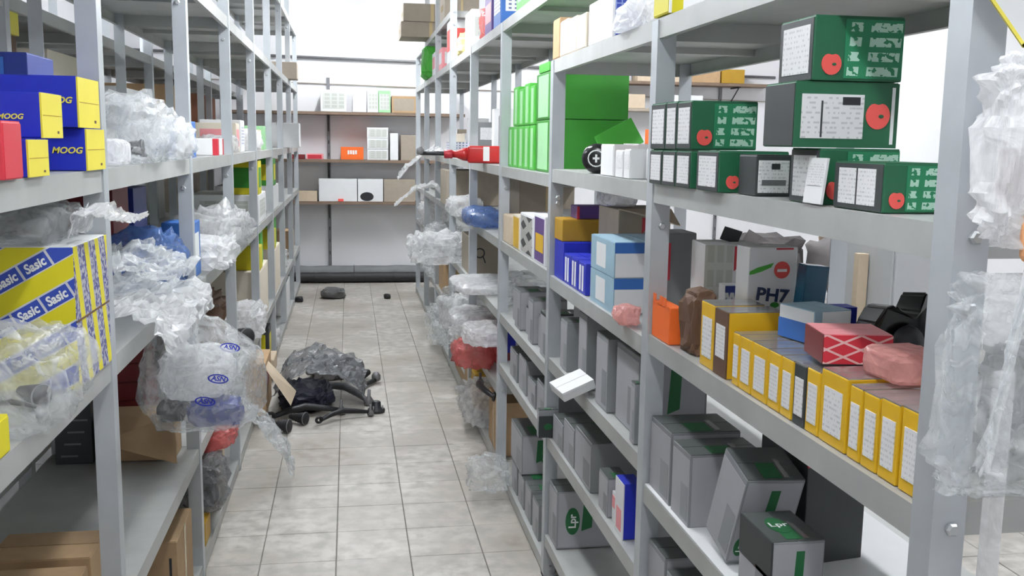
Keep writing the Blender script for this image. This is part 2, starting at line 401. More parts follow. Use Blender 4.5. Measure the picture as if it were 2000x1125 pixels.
# ---- plastic and cloth
def ico(sub):
    bm = bmesh.new(); bmesh.ops.create_icosphere(bm, subdivisions=sub, radius=1.0); return bm
def bag(name, label, c, size, seed, m, cat='plastic bag', group=None, amp=0.20, sub=4, boxy=0.6, rz=0.0, smooth=None, neck=None, tilt=0.0):
    """a crumpled bag; c is the middle of its underside"""
    bm = ico(sub); off = Vector((seed * 7.31, seed * 3.77, seed * 1.93)); hs = Vector(size) * 0.5; mn = min(size)
    for v in bm.verts:
        n = v.co.normalized()
        p = Vector([math.copysign(abs(q) ** boxy, q) * h for q, h in zip(n, hs)])
        f = Vector([q * h for q, h in zip(n, hs)]) * (0.30 / max(0.12, mn)) ** 0.5
        d = 0.8 * noise.noise(f * 9 + off) + 1.6 * (abs(noise.noise(f * 20 + off)) - 0.22) + 1.0 * (abs(noise.noise(f * 44 - off)) - 0.2)
        p += Vector((n.x / hs.x, n.y / hs.y, n.z / hs.z)).normalized() * d * amp * mn * 0.75
        if neck:
            e = Vector(neck).normalized(); k = n.dot(e)
            if k > 0.55:
                s = (k - 0.55) / 0.45
                p = p * (1 - 0.45 * s) + Vector((e.x * hs.x, e.y * hs.y, e.z * hs.z)) * s
        p.z = max(p.z, -hs.z * 0.9)
        v.co = Vector((p.x, p.y, p.z + hs.z * 0.9 + 0.0012))
    if smooth is None: smooth = m.name.endswith(('film', 'wrap')) and seed % 3 != 0
    o = obj_bm(name, bm, m, None, smooth)
    o.location = c; o.rotation_euler = (0, tilt, rz)
    return tag(o, label, cat, group)
def sheet(name, label, prof, y0, y1, seed, m, cat='plastic sheet', group=None, amp=0.02, ny=22, nx=26, ragged=0.06, thick=0.0015):
    """a film draped along the profile prof [(x, z), ...] between y0 and y1"""
    P = [Vector((a, 0, b)) for a, b in prof]; ln = [0.0]
    for a, b in zip(P, P[1:]): ln.append(ln[-1] + (b - a).length)
    def at(t):
        d = t * ln[-1]
        for i in range(len(P) - 1):
            if d <= ln[i + 1] + 1e-9: return P[i].lerp(P[i + 1], (d - ln[i]) / max(1e-9, ln[i + 1] - ln[i]))
        return P[-1]
    vs = []; fs = []; off = Vector((seed * 5.1, seed * 2.3, seed))
    for i in range(nx + 1):
        for j in range(ny + 1):
            t = i / nx; s = j / ny
            tt = t * (1 - ragged * (0.5 + noise.noise(Vector((s * 4, seed, 0)))))
            p = at(min(1, max(0, tt)))
            q = Vector((t * 5, s * 5, 0)) + off
            yy = y0 + (y1 - y0) * s + 0.5 * amp * noise.noise(q * 0.7)
            a = amp * (noise.noise(q * 0.8) + 1.2 * abs(noise.noise(q * 1.8)) + 0.3 * noise.noise(q * 4))
            vs.append((p.x + a * 0.6, yy, p.z + abs(a)))
    for i in range(nx):
        for j in range(ny):
            k = i * (ny + 1) + j; fs.append((k, k + 1, k + ny + 2, k + ny + 1))
    o = obj_from(name, vs, fs, m)
    sd = o.modifiers.new('film_thickness', 'SOLIDIFY'); sd.thickness = thick
    return tag(o, label, cat, group)
def crumple_box(o, amp, seed):
    for v in o.data.vertices: v.co += Vector([noise.noise(v.co * 14 + Vector((seed, k * 5, 0))) * amp for k in range(3)])

# ------------------------------------------------------------------ the room
TILE, TX0, TY0 = 0.285, -0.061, 3.958
X0, X1, Y0, Y1, ZC = -2.75, 5.2, -1.6, 11.55, 3.55
bm = bmesh.new(); bm_box(bm, X0 - 0.1, X1 + 0.1, Y0 - 0.1, Y1 + 0.1, -0.12, -0.006)
fl = tag(obj_bm('floor', bm, grout), kind='structure')
def wall(name, *b):
    bm = bmesh.new(); bm_box(bm, *b); return tag(obj_bm(name, bm, white_wall), kind='structure')
wall('wall_back', X0 - 0.1, X1 + 0.1, Y1, Y1 + 0.12, 0, ZC)
wall('wall_front', X0 - 0.1, X1 + 0.1, Y0 - 0.12, Y0, 0, ZC)
wall('wall_left', X0 - 0.12, X0, Y0, Y1, 0, ZC)
wall('wall_right', X1, X1 + 0.12, Y0, Y1, 0, ZC)
bm = bmesh.new(); bm_box(bm, X0 - 0.1, X1 + 0.1, Y0 - 0.1, Y1 + 0.1, ZC, ZC + 0.1)
tag(obj_bm('ceiling', bm, ceil_m), kind='structure')
g = 0.0017
def tile_bm():
    bm = bmesh.new(); h = TILE / 2 - g
    vs = [(-h, -h, -0.006), (h, -h, -0.006), (h, h, -0.006), (-h, h, -0.006)]
    k = h - 0.0018
    top = [(-k, -k, 0), (k, -k, 0), (k, k, 0), (-k, k, 0)]; mid = [(a, b, -0.0014) for a, b, _ in vs]
    V = [[bm.verts.new(p) for p in q] for q in (vs, mid, top)]
    for a, b in zip(V, V[1:]):
        for i in range(4): bm.faces.new((a[i], a[(i + 1) % 4], b[(i + 1) % 4], b[i]))
    bm.faces.new(V[2]); return bm
first = obj_bm('floor_tile', tile_bm(), floor_m, fl); tile_me = first.data; used_first = False
rest = bmesh.new(); rnd = random.Random(4); cnt = 0
for i in range(-10, 19):
    for j in range(-20, 27):
        cx = TX0 + (i + 0.5) * TILE; cy = TY0 + (j + 0.5) * TILE
        if not (X0 < cx - TILE / 2 and cx + TILE / 2 < X1 and Y0 < cy - TILE / 2 and cy < Y1): continue
        seen = (-0.8 < cx < 1.0 and cy > 3.2) or (1.7 < cx < 3.6 and 3.2 < cy < 5.6)
        dz = rnd.uniform(-0.0007, 0.0005)
        if seen and cnt < 298:
            cnt += 1
            if not used_first: t = first; used_first = True
            else: t = link(bpy.data.objects.new('floor_tile', tile_me), fl)
            t.location = (cx, cy, dz); t.rotation_euler = (rnd.uniform(-.0012, .0012), rnd.uniform(-.0012, .0012), 0)
        else:
            bm2 = tile_bm(); bmesh.ops.translate(bm2, verts=bm2.verts, vec=(cx, cy, dz))
            me = bpy.data.meshes.new('tmp'); bm2.to_mesh(me); bm2.free(); rest.from_mesh(me); bpy.data.meshes.remove(me)
tag(obj_bm('floor_tile_field', rest, floor_m, fl), kind='stuff')

# ceiling battens
for n, (lx, ly, lz, st) in enumerate(LAMPS):
    e = empty('ceiling_batten', (lx, ly, lz)); gm = glow(st); tag(e, 'white fluorescent batten lamp hung from the ceiling above the aisles', 'lamp', 'fluorescent battens on the ceiling')
    bm = bmesh.new(); bm_box(bm, -0.05, 0.05, -0.62, 0.62, 0.0, 0.06, 0.006); obj_bm('lamp_housing', bm, lamp_body, e)
    for s in (-0.03, 0.03):
        bm = bmesh.new(); bm_tube(bm, [(s, -0.59, -0.02), (s, 0.59, -0.02)], 0.013, 10); obj_bm('lamp_tube', bm, gm, e)
    bm = bmesh.new()
    for s in (-0.4, 0.4): bm_tube(bm, [(0, s, 0.05), (0, s, ZC - lz)], 0.006, 6)
    obj_bm('hanger', bm, lamp_body, e)

# ------------------------------------------------------------------ shelving racks
PW, PT = 0.045, 0.003
def post_bm(h, sx, sy):
    """slotted L angle: corner at the origin, flanges towards sx and sy"""
    bm = bmesh.new()
    bm_box(bm, *sorted((0, sx * PW)), *sorted((0, sy * PT)), 0, h)
    bm_box(bm, *sorted((0, sx * PT)), *sorted((sy * PT, sy * PW)), 0, h)
    bm_box(bm, *sorted((0, sx * (PW + 0.004))), *sorted((-0.002 * sy, sy * (PW + 0.004))), 0, 0.012)
    return bm
def shelf_bm(x0, x1, y0, y1, zt, lip=0.045):
    bm = bmesh.new(); t = 0.0016
    bm_box(bm, x0, x1, y0, y1, zt - t, zt)
    bm_box(bm, x0, x0 + t, y0, y1, zt - lip, zt - t); bm_box(bm, x1 - t, x1, y0, y1, zt - lip, zt - t)
    bm_box(bm, x0 + t, x1 - t, y0, y0 + t, zt - lip, zt - t); bm_box(bm, x0 + t, x1 - t, y1 - t, y1, zt - lip, zt - t)
    bm_box(bm, x0 + t, x0 + 0.016, y0 + t, y1 - t, zt - lip, zt - lip + t); bm_box(bm, x1 - 0.016, x1 - t, y0 + t, y1 - t, zt - lip, zt - lip + t)
    ym = (y0 + y1) / 2; bm_box(bm, x0 + t, x1 - t, ym - 0.02, ym + 0.02, zt - 0.02, zt - t)
    return bm
bolt_bm = bmesh.new(); bm_lathe(bolt_bm, [(0.009, 0), (0.009, 0.004), (0.0065, 0.007)], 6)
bolt_me = bpy.data.meshes.new('bolt'); bolt_bm.to_mesh(bolt_me); bolt_bm.free(); bolt_me.materials.append(bolt_m)
def rack(name, label, xf, xb, ys, heights, levels, side, lip=0.045, bolts=True, back=0.045):
    """side: -1 the aisle lies towards -x of the rack, +1 towards +x"""
    e = empty(name, ((xf + xb) / 2, ys[0], 0)); tag(e, label, 'shelf rack')
    ox, oy = e.location.x, e.location.y
    for k, y in enumerate(ys):
        h = heights[k]
        for x, sx in ((xf, -side), (xb, side)):
            p = obj_bm('post', post_bm(h, sx, 1), steel, e); p.location = (x - ox, y - back - oy, 0)
            if bolts and x == xf:
                lv = sorted({z for kk in (k - 1, k) if 0 <= kk < len(levels) for z in levels[kk]})
                zs = [z - 0.014 for z in lv if z < h - 0.01]
                zs += [z - 0.10 for z in lv if z > 1.4 and z < h - 0.01]
                for z in zs:
                    b = bpy.data.objects.new('bolt', bolt_me); link(b, p)
                    b.location = (sx * 0.026, -0.0005, z); b.rotation_euler = (R(90), 0, 0)
    for k, lv in enumerate(levels):
        y0, y1 = ys[k] + 0.0035, ys[k + 1] - 0.0015
        for z in lv:
            a, b = sorted((xf, xb)); s = obj_bm('shelf', shelf_bm(a + PT + 0.0006 - ox, b - PT - 0.0006 - ox, y0 - oy, y1 - oy, z, lip), steel_shelf, e)
    return e
RX, RXB = 0.70, 1.20
RY = [1.10 + 1.18 * k for k in range(9)]
RLEV = [[0.06, 0.48, 0.78, 1.153, 1.512, 1.887],
        [0.17, 0.55, 0.84, 1.137, 1.512, 1.887],
        [0.055, 0.555, 0.80, 1.145, 1.492, 2.15]] + [[0.055, 0.43, 0.80, 1.145, 1.492, 2.15]] * 2 + [[0.055, 0.43, 0.80, 1.145, 1.492, 2.15, 2.50]] * 3
RACK = rack('metal_rack', 'grey metal rack loaded with green, yellow and grey parts cartons', RX, RXB, RY,
     [1.93, 1.884, 1.884, 2.147, 2.147, 2.95, 2.95, 2.95, 2.95], RLEV, -1)
bm = bmesh.new(); bm_box(bm, 0.703 - RACK.location.x, 0.742 - RACK.location.x, -0.0465, -0.0455, 1.02, 1.065); p = obj_bm('paper_sticker', bm, white_card, RACK); p['label'] = 'white paper sticker on the end post'
LX, LXB = -0.535, -1.035
LY = [2.35 + 1.235 * k for k in range(-1, 8)]
LLEV = [[0.06, 0.50, 1.10, 1.53, 2.15]] * 2 + [[0.06, 0.50, 1.085, 1.53, 2.15]] + [[0.06, 0.46, 1.085, 1.53, 2.15, 2.74]] * 5
rack('metal_rack', 'grey metal rack with blue and yellow cartons beside bags of parts', LX, LXB, LY, [3.2] * 9, LLEV, 1, lip=0.05, back=0.035)
KX, KXB = -1.64, -1.10
rack('metal_rack', 'grey metal rack standing back to back with the rack of blue and yellow cartons', KX, KXB, LY, [3.0] * 9,
     [[0.06, 0.50, 1.10, 1.62, 2.06]] * 8, -1, bolts=False)

# ------------------------------------------------------------------ right rack, shelf of green cartons (top 1.512)
def apple(o, face, cu, cv, r):
    a = poly_panel(o, face, ellipse(cu, cv, r, r * 1.05, 26, 0.22), coral, 'apple_emblem', 0.0022); a['label'] = 'coral red apple emblem'
    poly_panel(o, face, ellipse(cu + r * 0.25, cv - r * 0.05, r * 0.22, r * 0.14, 10), green_dk, 'emblem_mark', 0.0028)
def green_box(label, x0, x1, y0, y1, z0, z1, end_labels=1, side=True, em=True, group=None, rz=0.0, side_label=False):
    o = carton('green_carton', label, x0, x1, y0, y1, z0, z1, green_dk, 'carton', group, (0, 0, rz))
    panel(o, '-x', 0.02, 0.98, 0.02, 0.98, grey_dark, 'end_panel', 0.001)
    for k in range(end_labels):
        a = 0.12 + k * 0.78 / end_labels; panel(o, '-x', a, a + 0.78 / end_labels - (0.04 if end_labels > 1 else 0), 0.12, 0.88, label_print, 'paper_label', 0.0018)
    h = z1 - z0; wd = x1 - x0
    if side_label:
        panel(o, '-y', 0.0, 1.0, 0.0, 1.0, green_dk, 'side_panel', 0.0008)
        p = panel(o, '-y', 0.06, 0.66, 0.14, 0.82, label_print, 'paper_label', 0.0018)
        panel(o, '-y', 0.45, 0.62, 0.66, 0.78, black_ink, 'bar_code', 0.0024)
        panel(o, '-y', 0.245, 0.262, 0.16, 0.72, grey_dark, 'tear', 0.0024)
        apple(o, '-y', wd * 0.80, h * 0.50, h * 0.20)
        panel(o, '-y', 0.93, 0.96, 0.06, 0.94, white_ink, 'white_stripe', 0.0018)
    elif side:
        panel(o, '-y', 0.34, 0.99, 0.04, 0.96, green_print, 'printed_side', 0.0012)
        if em: apple(o, '-y', wd * 0.20, h * 0.26, h * 0.165)
    return o
GG = 'green cartons with white end labels'
LG = 'dark green carton with a white end label in the lower row of the green cartons'
for k, (a, b) in enumerate(((2.138, 2.228), (2.044, 2.135), (1.95, 2.04))):
    green_box(ORD[k] + ' dark green carton from the metal post in the lower row of green cartons', 0.69, 0.83, a, b, 1.512, 1.588, group=GG)
green_box('dark green carton with a red apple, end of the lower green row', 0.69, 0.83, 1.792, 1.912, 1.512, 1.590)
LU = 'dark green carton with a white end label in the upper layer of the green cartons'
for k, (a, b) in enumerate(((2.122, 2.228), (2.047, 2.118))):
    green_box(ORD[k] + ' dark green carton from the metal post in the upper layer of green cartons', 0.69, 0.83, a, b, 1.5905, 1.692, group='upper layer of green cartons')
green_box('dark green carton with red apple and white lettering, front of the upper layer', 0.69, 0.832, 1.955, 2.043, 1.5915, 1.690)
green_box('green carton wedged beside the metal post behind the upper layer of green cartons', 0.76, 0.90, 2.335, 2.43, 1.592, 1.70)
# small carton with a big label facing out
o = carton('parts_carton', 'small charcoal carton with a large white label facing the aisle between green cartons', 0.715, 0.782, 1.675, 1.755, 1.512, 1.585, grey_dark, 'carton')
panel(o, '-y', 0.06, 0.92, 0.08, 0.88, label_print, 'paper_label', 0.0016); panel(o, '-y', 0.42, 0.66, 0.66, 0.80, black_ink, 'print_block', 0.0022); panel(o, '-y', 0.16, 0.84, 0.26, 0.40, greymetal, 'bar_code', 0.0022)
o = carton('parts_carton', 'flat green and white carton lying behind the small charcoal labelled carton', 0.80, 0.93, 1.72, 1.84, 1.512, 1.575, green_dk, 'carton'); panel(o, '-y', 0.3, 0.9, 0.2, 0.8, grid_grey, 'printed_side', 0.0014)
green_box('green carton under the two tall stacked green cartons', 0.715, 0.848, 1.435, 1.535, 1.512, 1.598)
green_box('large green carton with torn white label and barcode, middle of the stack', 0.672, 0.842, 1.44, 1.552, 1.5995, 1.699, end_labels=0, side_label=True)
green_box('large green carton with red apple on top of the three-carton stack', 0.695, 0.842, 1.436, 1.556, 1.7005, 1.797)
green_box('green carton with two end labels and red apple at the rack end', 0.715, 0.812, 1.245, 1.385, 1.512, 1.580, end_labels=2)
o = carton('label_card', 'tilted white label card leaning between the green cartons', 0.700, 0.704, 1.395, 1.455, 1.514, 1.585, white_card, 'card', None, (R(0), R(6), R(0)), 0.0005, top=False)
panel(o, '-x', 0.1, 0.9, 0.4, 0.9, label_print, 'printed_side', 0.001)
# pale cartons and filter beyond the near post
for k, (a, b, t, lab) in enumerate(((2.345, 2.47, 1.590, 'blue-grey tinted white carton next to the metal post'), (2.48, 2.535, 1.588, 'narrow white carton second behind the metal post'), (2.545, 2.62, 1.585, 'plain white carton third behind the metal post'))):
    o = carton('white_carton', lab + ', beside the green cartons', 0.755 if k == 0 else 0.715, 0.88, a, b, 1.512, t, white_card, 'carton', end='-x'); panel(o, '-x', 0.15, 0.85, 0.35, 0.85, label_print, 'paper_label', 0.0018)
o = carton('white_carton', 'long white carton with a black seam behind the black filter', 0.80, 1.0, 2.70, 2.86, 1.512, 1.602, white_card, 'carton'); panel(o, '-y', 0.70, 0.72, 0.0, 1.0, black_ink, 'seam', 0.0014); panel(o, '-y', 0.06, 0.28, 0.3, 0.7, label_print, 'paper_label', 0.0014)
o = carton('white_carton', 'square white carton between the black filter and the long white carton', 0.72, 0.79, 2.66, 2.80, 1.512, 1.60, white_card, 'carton', end='-x')
e = empty('oil_filter', (0.755, 2.98, 1.558)); tag(e, 'black round filter lying on its side with a white ring emblem', 'filter')
mt = Matrix.Rotation(R(62), 4, 'X') @ Matrix.Rotation(R(-14), 4, 'Y')
bm = bmesh.new(); bm_lathe(bm, [(0.030, -0.06), (0.040, -0.055), (0.045, -0.045), (0.045, 0.045), (0.040, 0.055), (0.030, 0.06)], 24, Matrix.Rotation(R(90), 4, 'X') @ Matrix.Rotation(R(-18), 4, 'Y')); obj_bm('filter_can', bm, blackplastic, e, True)
q = Matrix.Rotation(R(90), 4, 'X') @ Matrix.Rotation(R(-18), 4, 'Y')
bm = bmesh.new(); bm_ring(bm, q @ Vector((0, 0, 0.0605)), q.to_3x3() @ Vector((0, 0, 1)), 0.024, 0.002); obj_bm('ring_emblem', bm, white_ink, e)
bm = bmesh.new(); bm_box(bm, -0.003, 0.003, -0.012, 0.012, 0.060, 0.0625); bm_box(bm, -0.010, 0.010, -0.003, 0.003, 0.060, 0.0622); bm.transform(q); obj_bm('emblem_mark', bm, white_ink, e)
o = carton('accessory_box', 'little red-orange packet wedged above the white cartons by the post', 0.79, 0.83, 2.56, 2.60, 1.602, 1.640, orange, 'packet', None, (0, 0, 0.2))
# bright green cartons behind the second post
GB = 'narrow bright green cartons in two layers'
ys = [4.59, 4.46, 4.32, 4.18, 4.05, 3.93]
for k in range(5):
    o = carton('bright_green_carton', ORD[4 - k] + ' narrow bright green carton from the big leaf green cartons, lower layer', 0.735, 0.98, ys[k + 1] + 0.006, ys[k] - 0.006, 1.492, 1.672, green_br, 'carton', GB, end='-x')
    panel(o, '-x', 0.3, 0.75, 0.06, 0.94, green_pale, 'pale_stripe', 0.0018)
for k in range(1, 5):
    o = carton('bright_green_carton', ORD[4 - k] + ' narrow bright green carton from the big leaf green cartons, upper layer', 0.735, 0.98, ys[k + 1] + 0.006, ys[k] - 0.006, 1.674, 1.83 + 0.014 * (k % 2), green_br, 'carton', GB + ', upper', end='-x')
    panel(o, '-x', 0.3, 0.75, 0.06, 0.94, green_pale, 'pale_stripe', 0.0018)
o = carton('bright_green_carton', 'big leaf green carton under another one next to the post', 0.735, 1.03, 3.60, 3.90, 1.492, 1.688, green_md, 'carton', end='-x'); panel(o, '-x', 0.15, 0.8, 0.05, 0.95, green_pale, 'pale_stripe', 0.0018)
o = carton('bright_green_carton', 'big leaf green carton stacked on another one next to the post', 0.735, 1.025, 3.60, 3.90, 1.690, 1.865, green_md, 'carton', end='-x'); panel(o, '-x', 0.15, 0.8, 0.05, 0.95, green_pale, 'pale_stripe', 0.0018)
o = carton('bright_green_carton', 'tall thin green carton topmost on the green stack', 0.735, 0.80, 3.66, 3.86, 1.867, 1.90, green_br, 'carton')
o = carton('green_folder', 'vivid green folded card leaning against the big leaf green cartons', 0.90, 1.05, 3.44, 3.45, 1.60, 1.70, green_br, 'card', None, (R(-10), R(-28), 0), top=False); o.location.z = 1.575

# ------------------------------------------------------------------ right rack, row of yellow cartons (top 1.153)
YG = 'yellow cartons in a row with silver tops'
def yel(label, y0, y1, z1, m=amber, group=YG, xd=0.13, lab=True, z0=1.153):
    o = carton('yellow_carton', label, 0.715, 0.715 + xd, y0 + 0.0015, y1 - 0.0015, z0, z1, m, 'carton', group, flap_m=silver)
    if lab: panel(o, '-x', 0.16, 0.84, 0.16, 0.78, label_print, 'paper_label', 0.0012)
    return o
rows = [(1.710, 1.744), (1.653, 1.709), (1.583, 1.651), (1.531, 1.581), (1.484, 1.529)]
for k, (a, b) in enumerate(rows): yel(ORD[k] + ' yellow carton from the tall brown-ended carton in the row with silver tops', a, b, 1.253)
yel('charcoal and silver carton standing among the row of yellow cartons', 1.437, 1.482, 1.254, grey_dark, None)
for k, (a, b, t) in enumerate(((1.390, 1.436, 1.256), (1.304, 1.388, 1.266), (1.262, 1.299, 1.261), (1.216, 1.260, 1.261), (1.165, 1.214, 1.264))):
    yel(ORD[k] + ' yellow carton from the charcoal one towards the rack end post', a, b, t, xd=(0.13, 0.12, 0.10, 0.085, 0.07)[k])
yel('yellow carton with white end label beside the rack end post', 1.105, 1.161, 1.266, group=None, xd=0.05)
yel('tall yellow carton with white label at the far end of the yellow row', 1.842, 1.920, 1.286, group=None, xd=0.105)
o = yel('tall yellow carton with dark brown end and white label', 1.770, 1.840, 1.284, group=None, xd=0.115, lab=False)
panel(o, '-x', 0.0, 1.0, 0.0, 1.0, brown, 'brown_end', 0.001); panel(o, '-x', 0.14, 0.84, 0.28, 0.78, label_print, 'paper_label', 0.0016)
# things lying on and behind the yellow row
o = carton('lattice_carton', 'red and white lattice-patterned carton lying on the yellow cartons', 0.735, 0.842, 1.40, 1.50, 1.2655, 1.312, maroon, 'carton', None, (0, 0, R(-10)), flap_m=pink)
panel(o, '-y', 0.0, 1.0, 0.0, 1.0, lattice_red, 'lattice_print', 0.001); panel(o, '-x', 0.0, 1.0, 0.0, 1.0, maroon, 'end_panel', 0.001)
bag('wrapped_packet', 'pink plastic-wrapped packet next to the red lattice carton', (0.805, 1.30, 1.267), (0.10, 0.11, 0.045), 3, wrap_p, 'packet', amp=0.10, sub=3, boxy=0.4)
o = carton('blue_white_carton', 'white and pale blue carton lying on the yellow cartons behind the lattice carton', 0.79, 0.87, 1.60, 1.70, 1.256, 1.315, white_card, 'carton', None, (0, 0, R(12)), flap_m=paleblue)
panel(o, '-x', 0, 1, 0, 0.6, midblue, 'blue_side', 0.001); panel(o, '-y', 0, 0.2, 0, 1, paleblue, 'pale_edge', 0.001)
o = carton('blue_packet', 'small bright blue packet beside the white and pale blue carton', 0.885, 0.925, 1.672, 1.715, 1.153, 1.308, blue, 'packet')
o = carton('ph_carton', 'white carton printed PH 7 with red circle and green swoosh', 0.815, 0.925, 1.93, 1.99, 1.153, 1.392, white_card, 'carton', None, (0, 0, R(4)))
letters(o, '-y', 'PH7', 0.5, 0.58, 0.026, navy_ink, bold=0.035, rot=R(-6), width=1.15)
poly_panel(o, '-y', ellipse(0.075, 0.192, 0.018, 0.018), coral, 'red_circle'); panel(o, '-y', 0.58, 0.78, 0.79, 0.815, white_ink, 'circle_bar', 0.0018)
poly_panel(o, '-y', [(0.002, 0.190), (0.02, 0.198), (0.045, 0.204), (0.055, 0.207), (0.05, 0.198), (0.03, 0.190), (0.01, 0.184), (0.001, 0.183)], green_br, 'green_swoosh')
poly_panel(o, '-y', ellipse(0.062, 0.118, 0.010, 0.006), green_md, 'green_leaf'); panel(o, '-y', 0.55, 0.9, 0.985, 1.0, red, 'red_tab', 0.0018)
o = carton('film_pack', 'dark blue glossy film pack standing beside the PH 7 carton', 0.895, 0.945, 1.86, 1.90, 1.160, 1.362, teal_plastic, 'pack', None, (0, R(5), 0))
o = carton('grey_white_carton', 'grey and white carton with red corner triangle left of the PH 7 carton', 0.80, 0.925, 2.12, 2.24, 1.153, 1.378, white_card, 'carton', None, (0, 0, R(-5)))
panel(o, '-y', 0.0, 0.52, 0.0, 1.0, grid_grey, 'grey_print', 0.001)
poly_panel(o, '-y', [(0.068, 0.222), (0.068, 0.165), (0.110, 0.205), (0.112, 0.220)], red, 'red_triangle'); panel(o, '-y', 0.60, 0.74, 0.40, 0.62, greymetal, 'grey_block', 0.0016); panel(o, '-y', 0.8, 0.97, 0.70, 0.84, red, 'red_block', 0.0016)
letters(o, '-y', '17', 0.86, 0.34, 0.016, navy_ink); panel(o, '-y', 0.78, 0.98, 0.42, 0.52, mustard, 'amber_block', 0.0016)
o = carton('grey_white_carton', 'pale grey carton with dark open flap behind the diamond-printed packet', 0.775, 0.85, 2.335, 2.45, 1.153, 1.385, grey_card, 'carton')
panel(o, '-y', 0.0, 0.12, 0.5, 0.9, red, 'red_edge', 0.0014)
o2 = carton('carton_flap', 'dark triangular carton flap sticking up above the grey and white carton', 0.86, 0.905, 2.26, 2.263, 1.379, 1.412, grey_dark, 'card', None, (R(14), R(16), 0), 0.0005, top=False); o2.location = (0.875, 2.19, 1.380)
o = carton('diamond_packet', 'white packet with blue diamond print in front of the grey carton', 0.752, 0.79, 2.02, 2.06, 1.153, 1.300, white_card, 'packet'); o.location.x = 0.824
SZ[o.name] = SZ[o.name]; panel(o, '-y', 0, 1, 0.55, 1, diamond_blue, 'diamond_print', 0.001); panel(o, '-y', 0, 1, 0.9, 1.0, navy, 'navy_band', 0.0016)
o = carton('orange_carton', 'torn open orange carton beside the metal post', 0.708, 0.742, 2.10, 2.228, 1.153, 1.238, orange, 'carton', None, top=False)
bm = bmesh.new()
for k in range(5): bm_box(bm, -0.017, -0.0155, -0.06 + k * 0.025, -0.04 + k * 0.025, 0.08, 0.085 + 0.02 * abs(math.sin(k * 2.1)))
obj_bm('torn_edge', bm, orange, o)
bag('torn_carton', 'crumpled brown torn carton between the orange carton and the yellow row', (0.752, 2.03, 1.153), (0.062, 0.10, 0.145), 8, brown, 'carton', amp=0.22, sub=3, boxy=0.45)
sheet('plastic_sleeve', 'clear crumpled sleeve spread behind the tall yellow cartons', [(0.80, 1.17), (0.79, 1.20), (0.77, 1.235), (0.75, 1.22)], 1.935, 1.99, 5, clear, amp=0.02)
# black wheel-arch liner
e = empty('plastic_guard', (0.895, 1.60, 1.1545)); tag(e, 'glossy black finned plastic car guard behind the red lattice carton', 'car part')
out = [(0.0, 0.0), (-0.004, 0.10), (0.004, 0.145), (0.018, 0.175), (0.034, 0.180), (0.052, 0.160), (0.072, 0.148), (0.082, 0.165), (0.094, 0.196), (0.103, 0.200), (0.108, 0.175), (0.110, 0.10), (0.108, 0.0)]
bm = bmesh.new(); n = len(out)
def bend(x): return 0.035 * math.cos((x - 0.05) * 22.0)
fr = [bm.verts.new((x, -0.02 - bend(x), z)) for x, z in out]; bk_ = [bm.verts.new((x * 0.92 + 0.004, 0.045 - bend(x) * 0.5, z * 0.95)) for x, z in out]
bm.faces.new(fr); bm.faces.new(bk_[::-1])
for i in range(n): bm.faces.new((fr[i], fr[(i + 1) % n], bk_[(i + 1) % n], bk_[i]))
bmesh.ops.bevel(bm, geom=list(bm.edges), offset=0.004, segments=2, affect='EDGES'); obj_bm('guard_shell', bm, blackplastic, e)
bm = bmesh.new(); bm_tube(bm, [(0.097, -0.048, 0.02), (0.100, -0.050, 0.10), (0.101, -0.046, 0.17)], [0.0035, 0.004, 0.002], 8); obj_bm('painted_highlight', bm, silver, e, True)  # vertical highlight on the glossy shell, modelled as a thin silver strip
bm = bmesh.new(); bm_lathe(bm, [(0.026, 0), (0.030, 0.006), (0.028, 0.014), (0.012, 0.018)], 20, Matrix.Translation((0.055, -0.05, 0.115)) @ Matrix.Rotation(R(90), 4, 'X')); obj_bm('round_boss', bm, dark, e, True)
bm = bmesh.new(); bm_box(bm, 0.0, 0.024, -0.056, -0.052, 0.075, 0.125, 0.001); obj_bm('tan_tag', bm, card_pale, e)

# blue cartons in the second bay of that shelf
for k, (z0, z1) in enumerate(((1.137, 1.236), (1.2375, 1.335))):
    o = carton('blue_white_carton', ('lower' if k == 0 else 'upper') + ' of two stacked white cartons with blue top band and pale blue ends', 0.715, 0.895, 2.60, 2.865, z0, z1, white_card, 'carton', flap_m=paleblue)
    panel(o, '-x', 0, 1, 0, 1, paleblue, 'pale_blue_end', 0.001); panel(o, '-x', 0.25, 0.65, 0.15, 0.85, white_card, 'end_print', 0.0014); panel(o, '-y', 0, 1, 0.70, 1.0, midblue, 'blue_band', 0.001)
for k in range(3):
    o = carton('blue_carton', ORD[k] + ' dark blue carton from the pale blue cartons, with white stripes on its end', 0.715, 0.80, 2.93 + k * 0.105, 3.03 + k * 0.105, 1.137, 1.236, blue, 'carton', 'dark blue cartons in a short row')
    panel(o, '-x', 0.2, 0.38, 0.1, 0.9, white_ink, 'white_stripe', 0.0014); panel(o, '-x', 0.55, 0.72, 0.1, 0.9, white_ink, 'white_stripe', 0.0014)
o = carton('blue_carton', 'taller royal blue carton under the mustard carton', 0.715, 0.845, 3.25, 3.40, 1.137, 1.270, blue, 'carton'); panel(o, '-y', 0.3, 0.7, 0.55, 0.7, midblue, 'print_block', 0.0014)
o = carton('mustard_carton', 'mustard yellow carton on top of the royal blue carton', 0.713, 0.858, 3.27, 3.40, 1.2715, 1.345, mustard, 'carton'); panel(o, '-y', 0.94, 1.0, 0, 1, brown, 'brown_edge', 0.0014)
o = carton('purple_carton', 'small purple carton with pale corner lying above the mustard carton', 0.765, 0.875, 3.28, 3.38, 1.3465, 1.390, purple, 'carton'); panel(o, '-y', 0, 0.08, 0, 1, red, 'red_edge', 0.0014); panel(o, '-y', 0.7, 0.8, 0.2, 1, white_ink, 'white_mark', 0.0014)
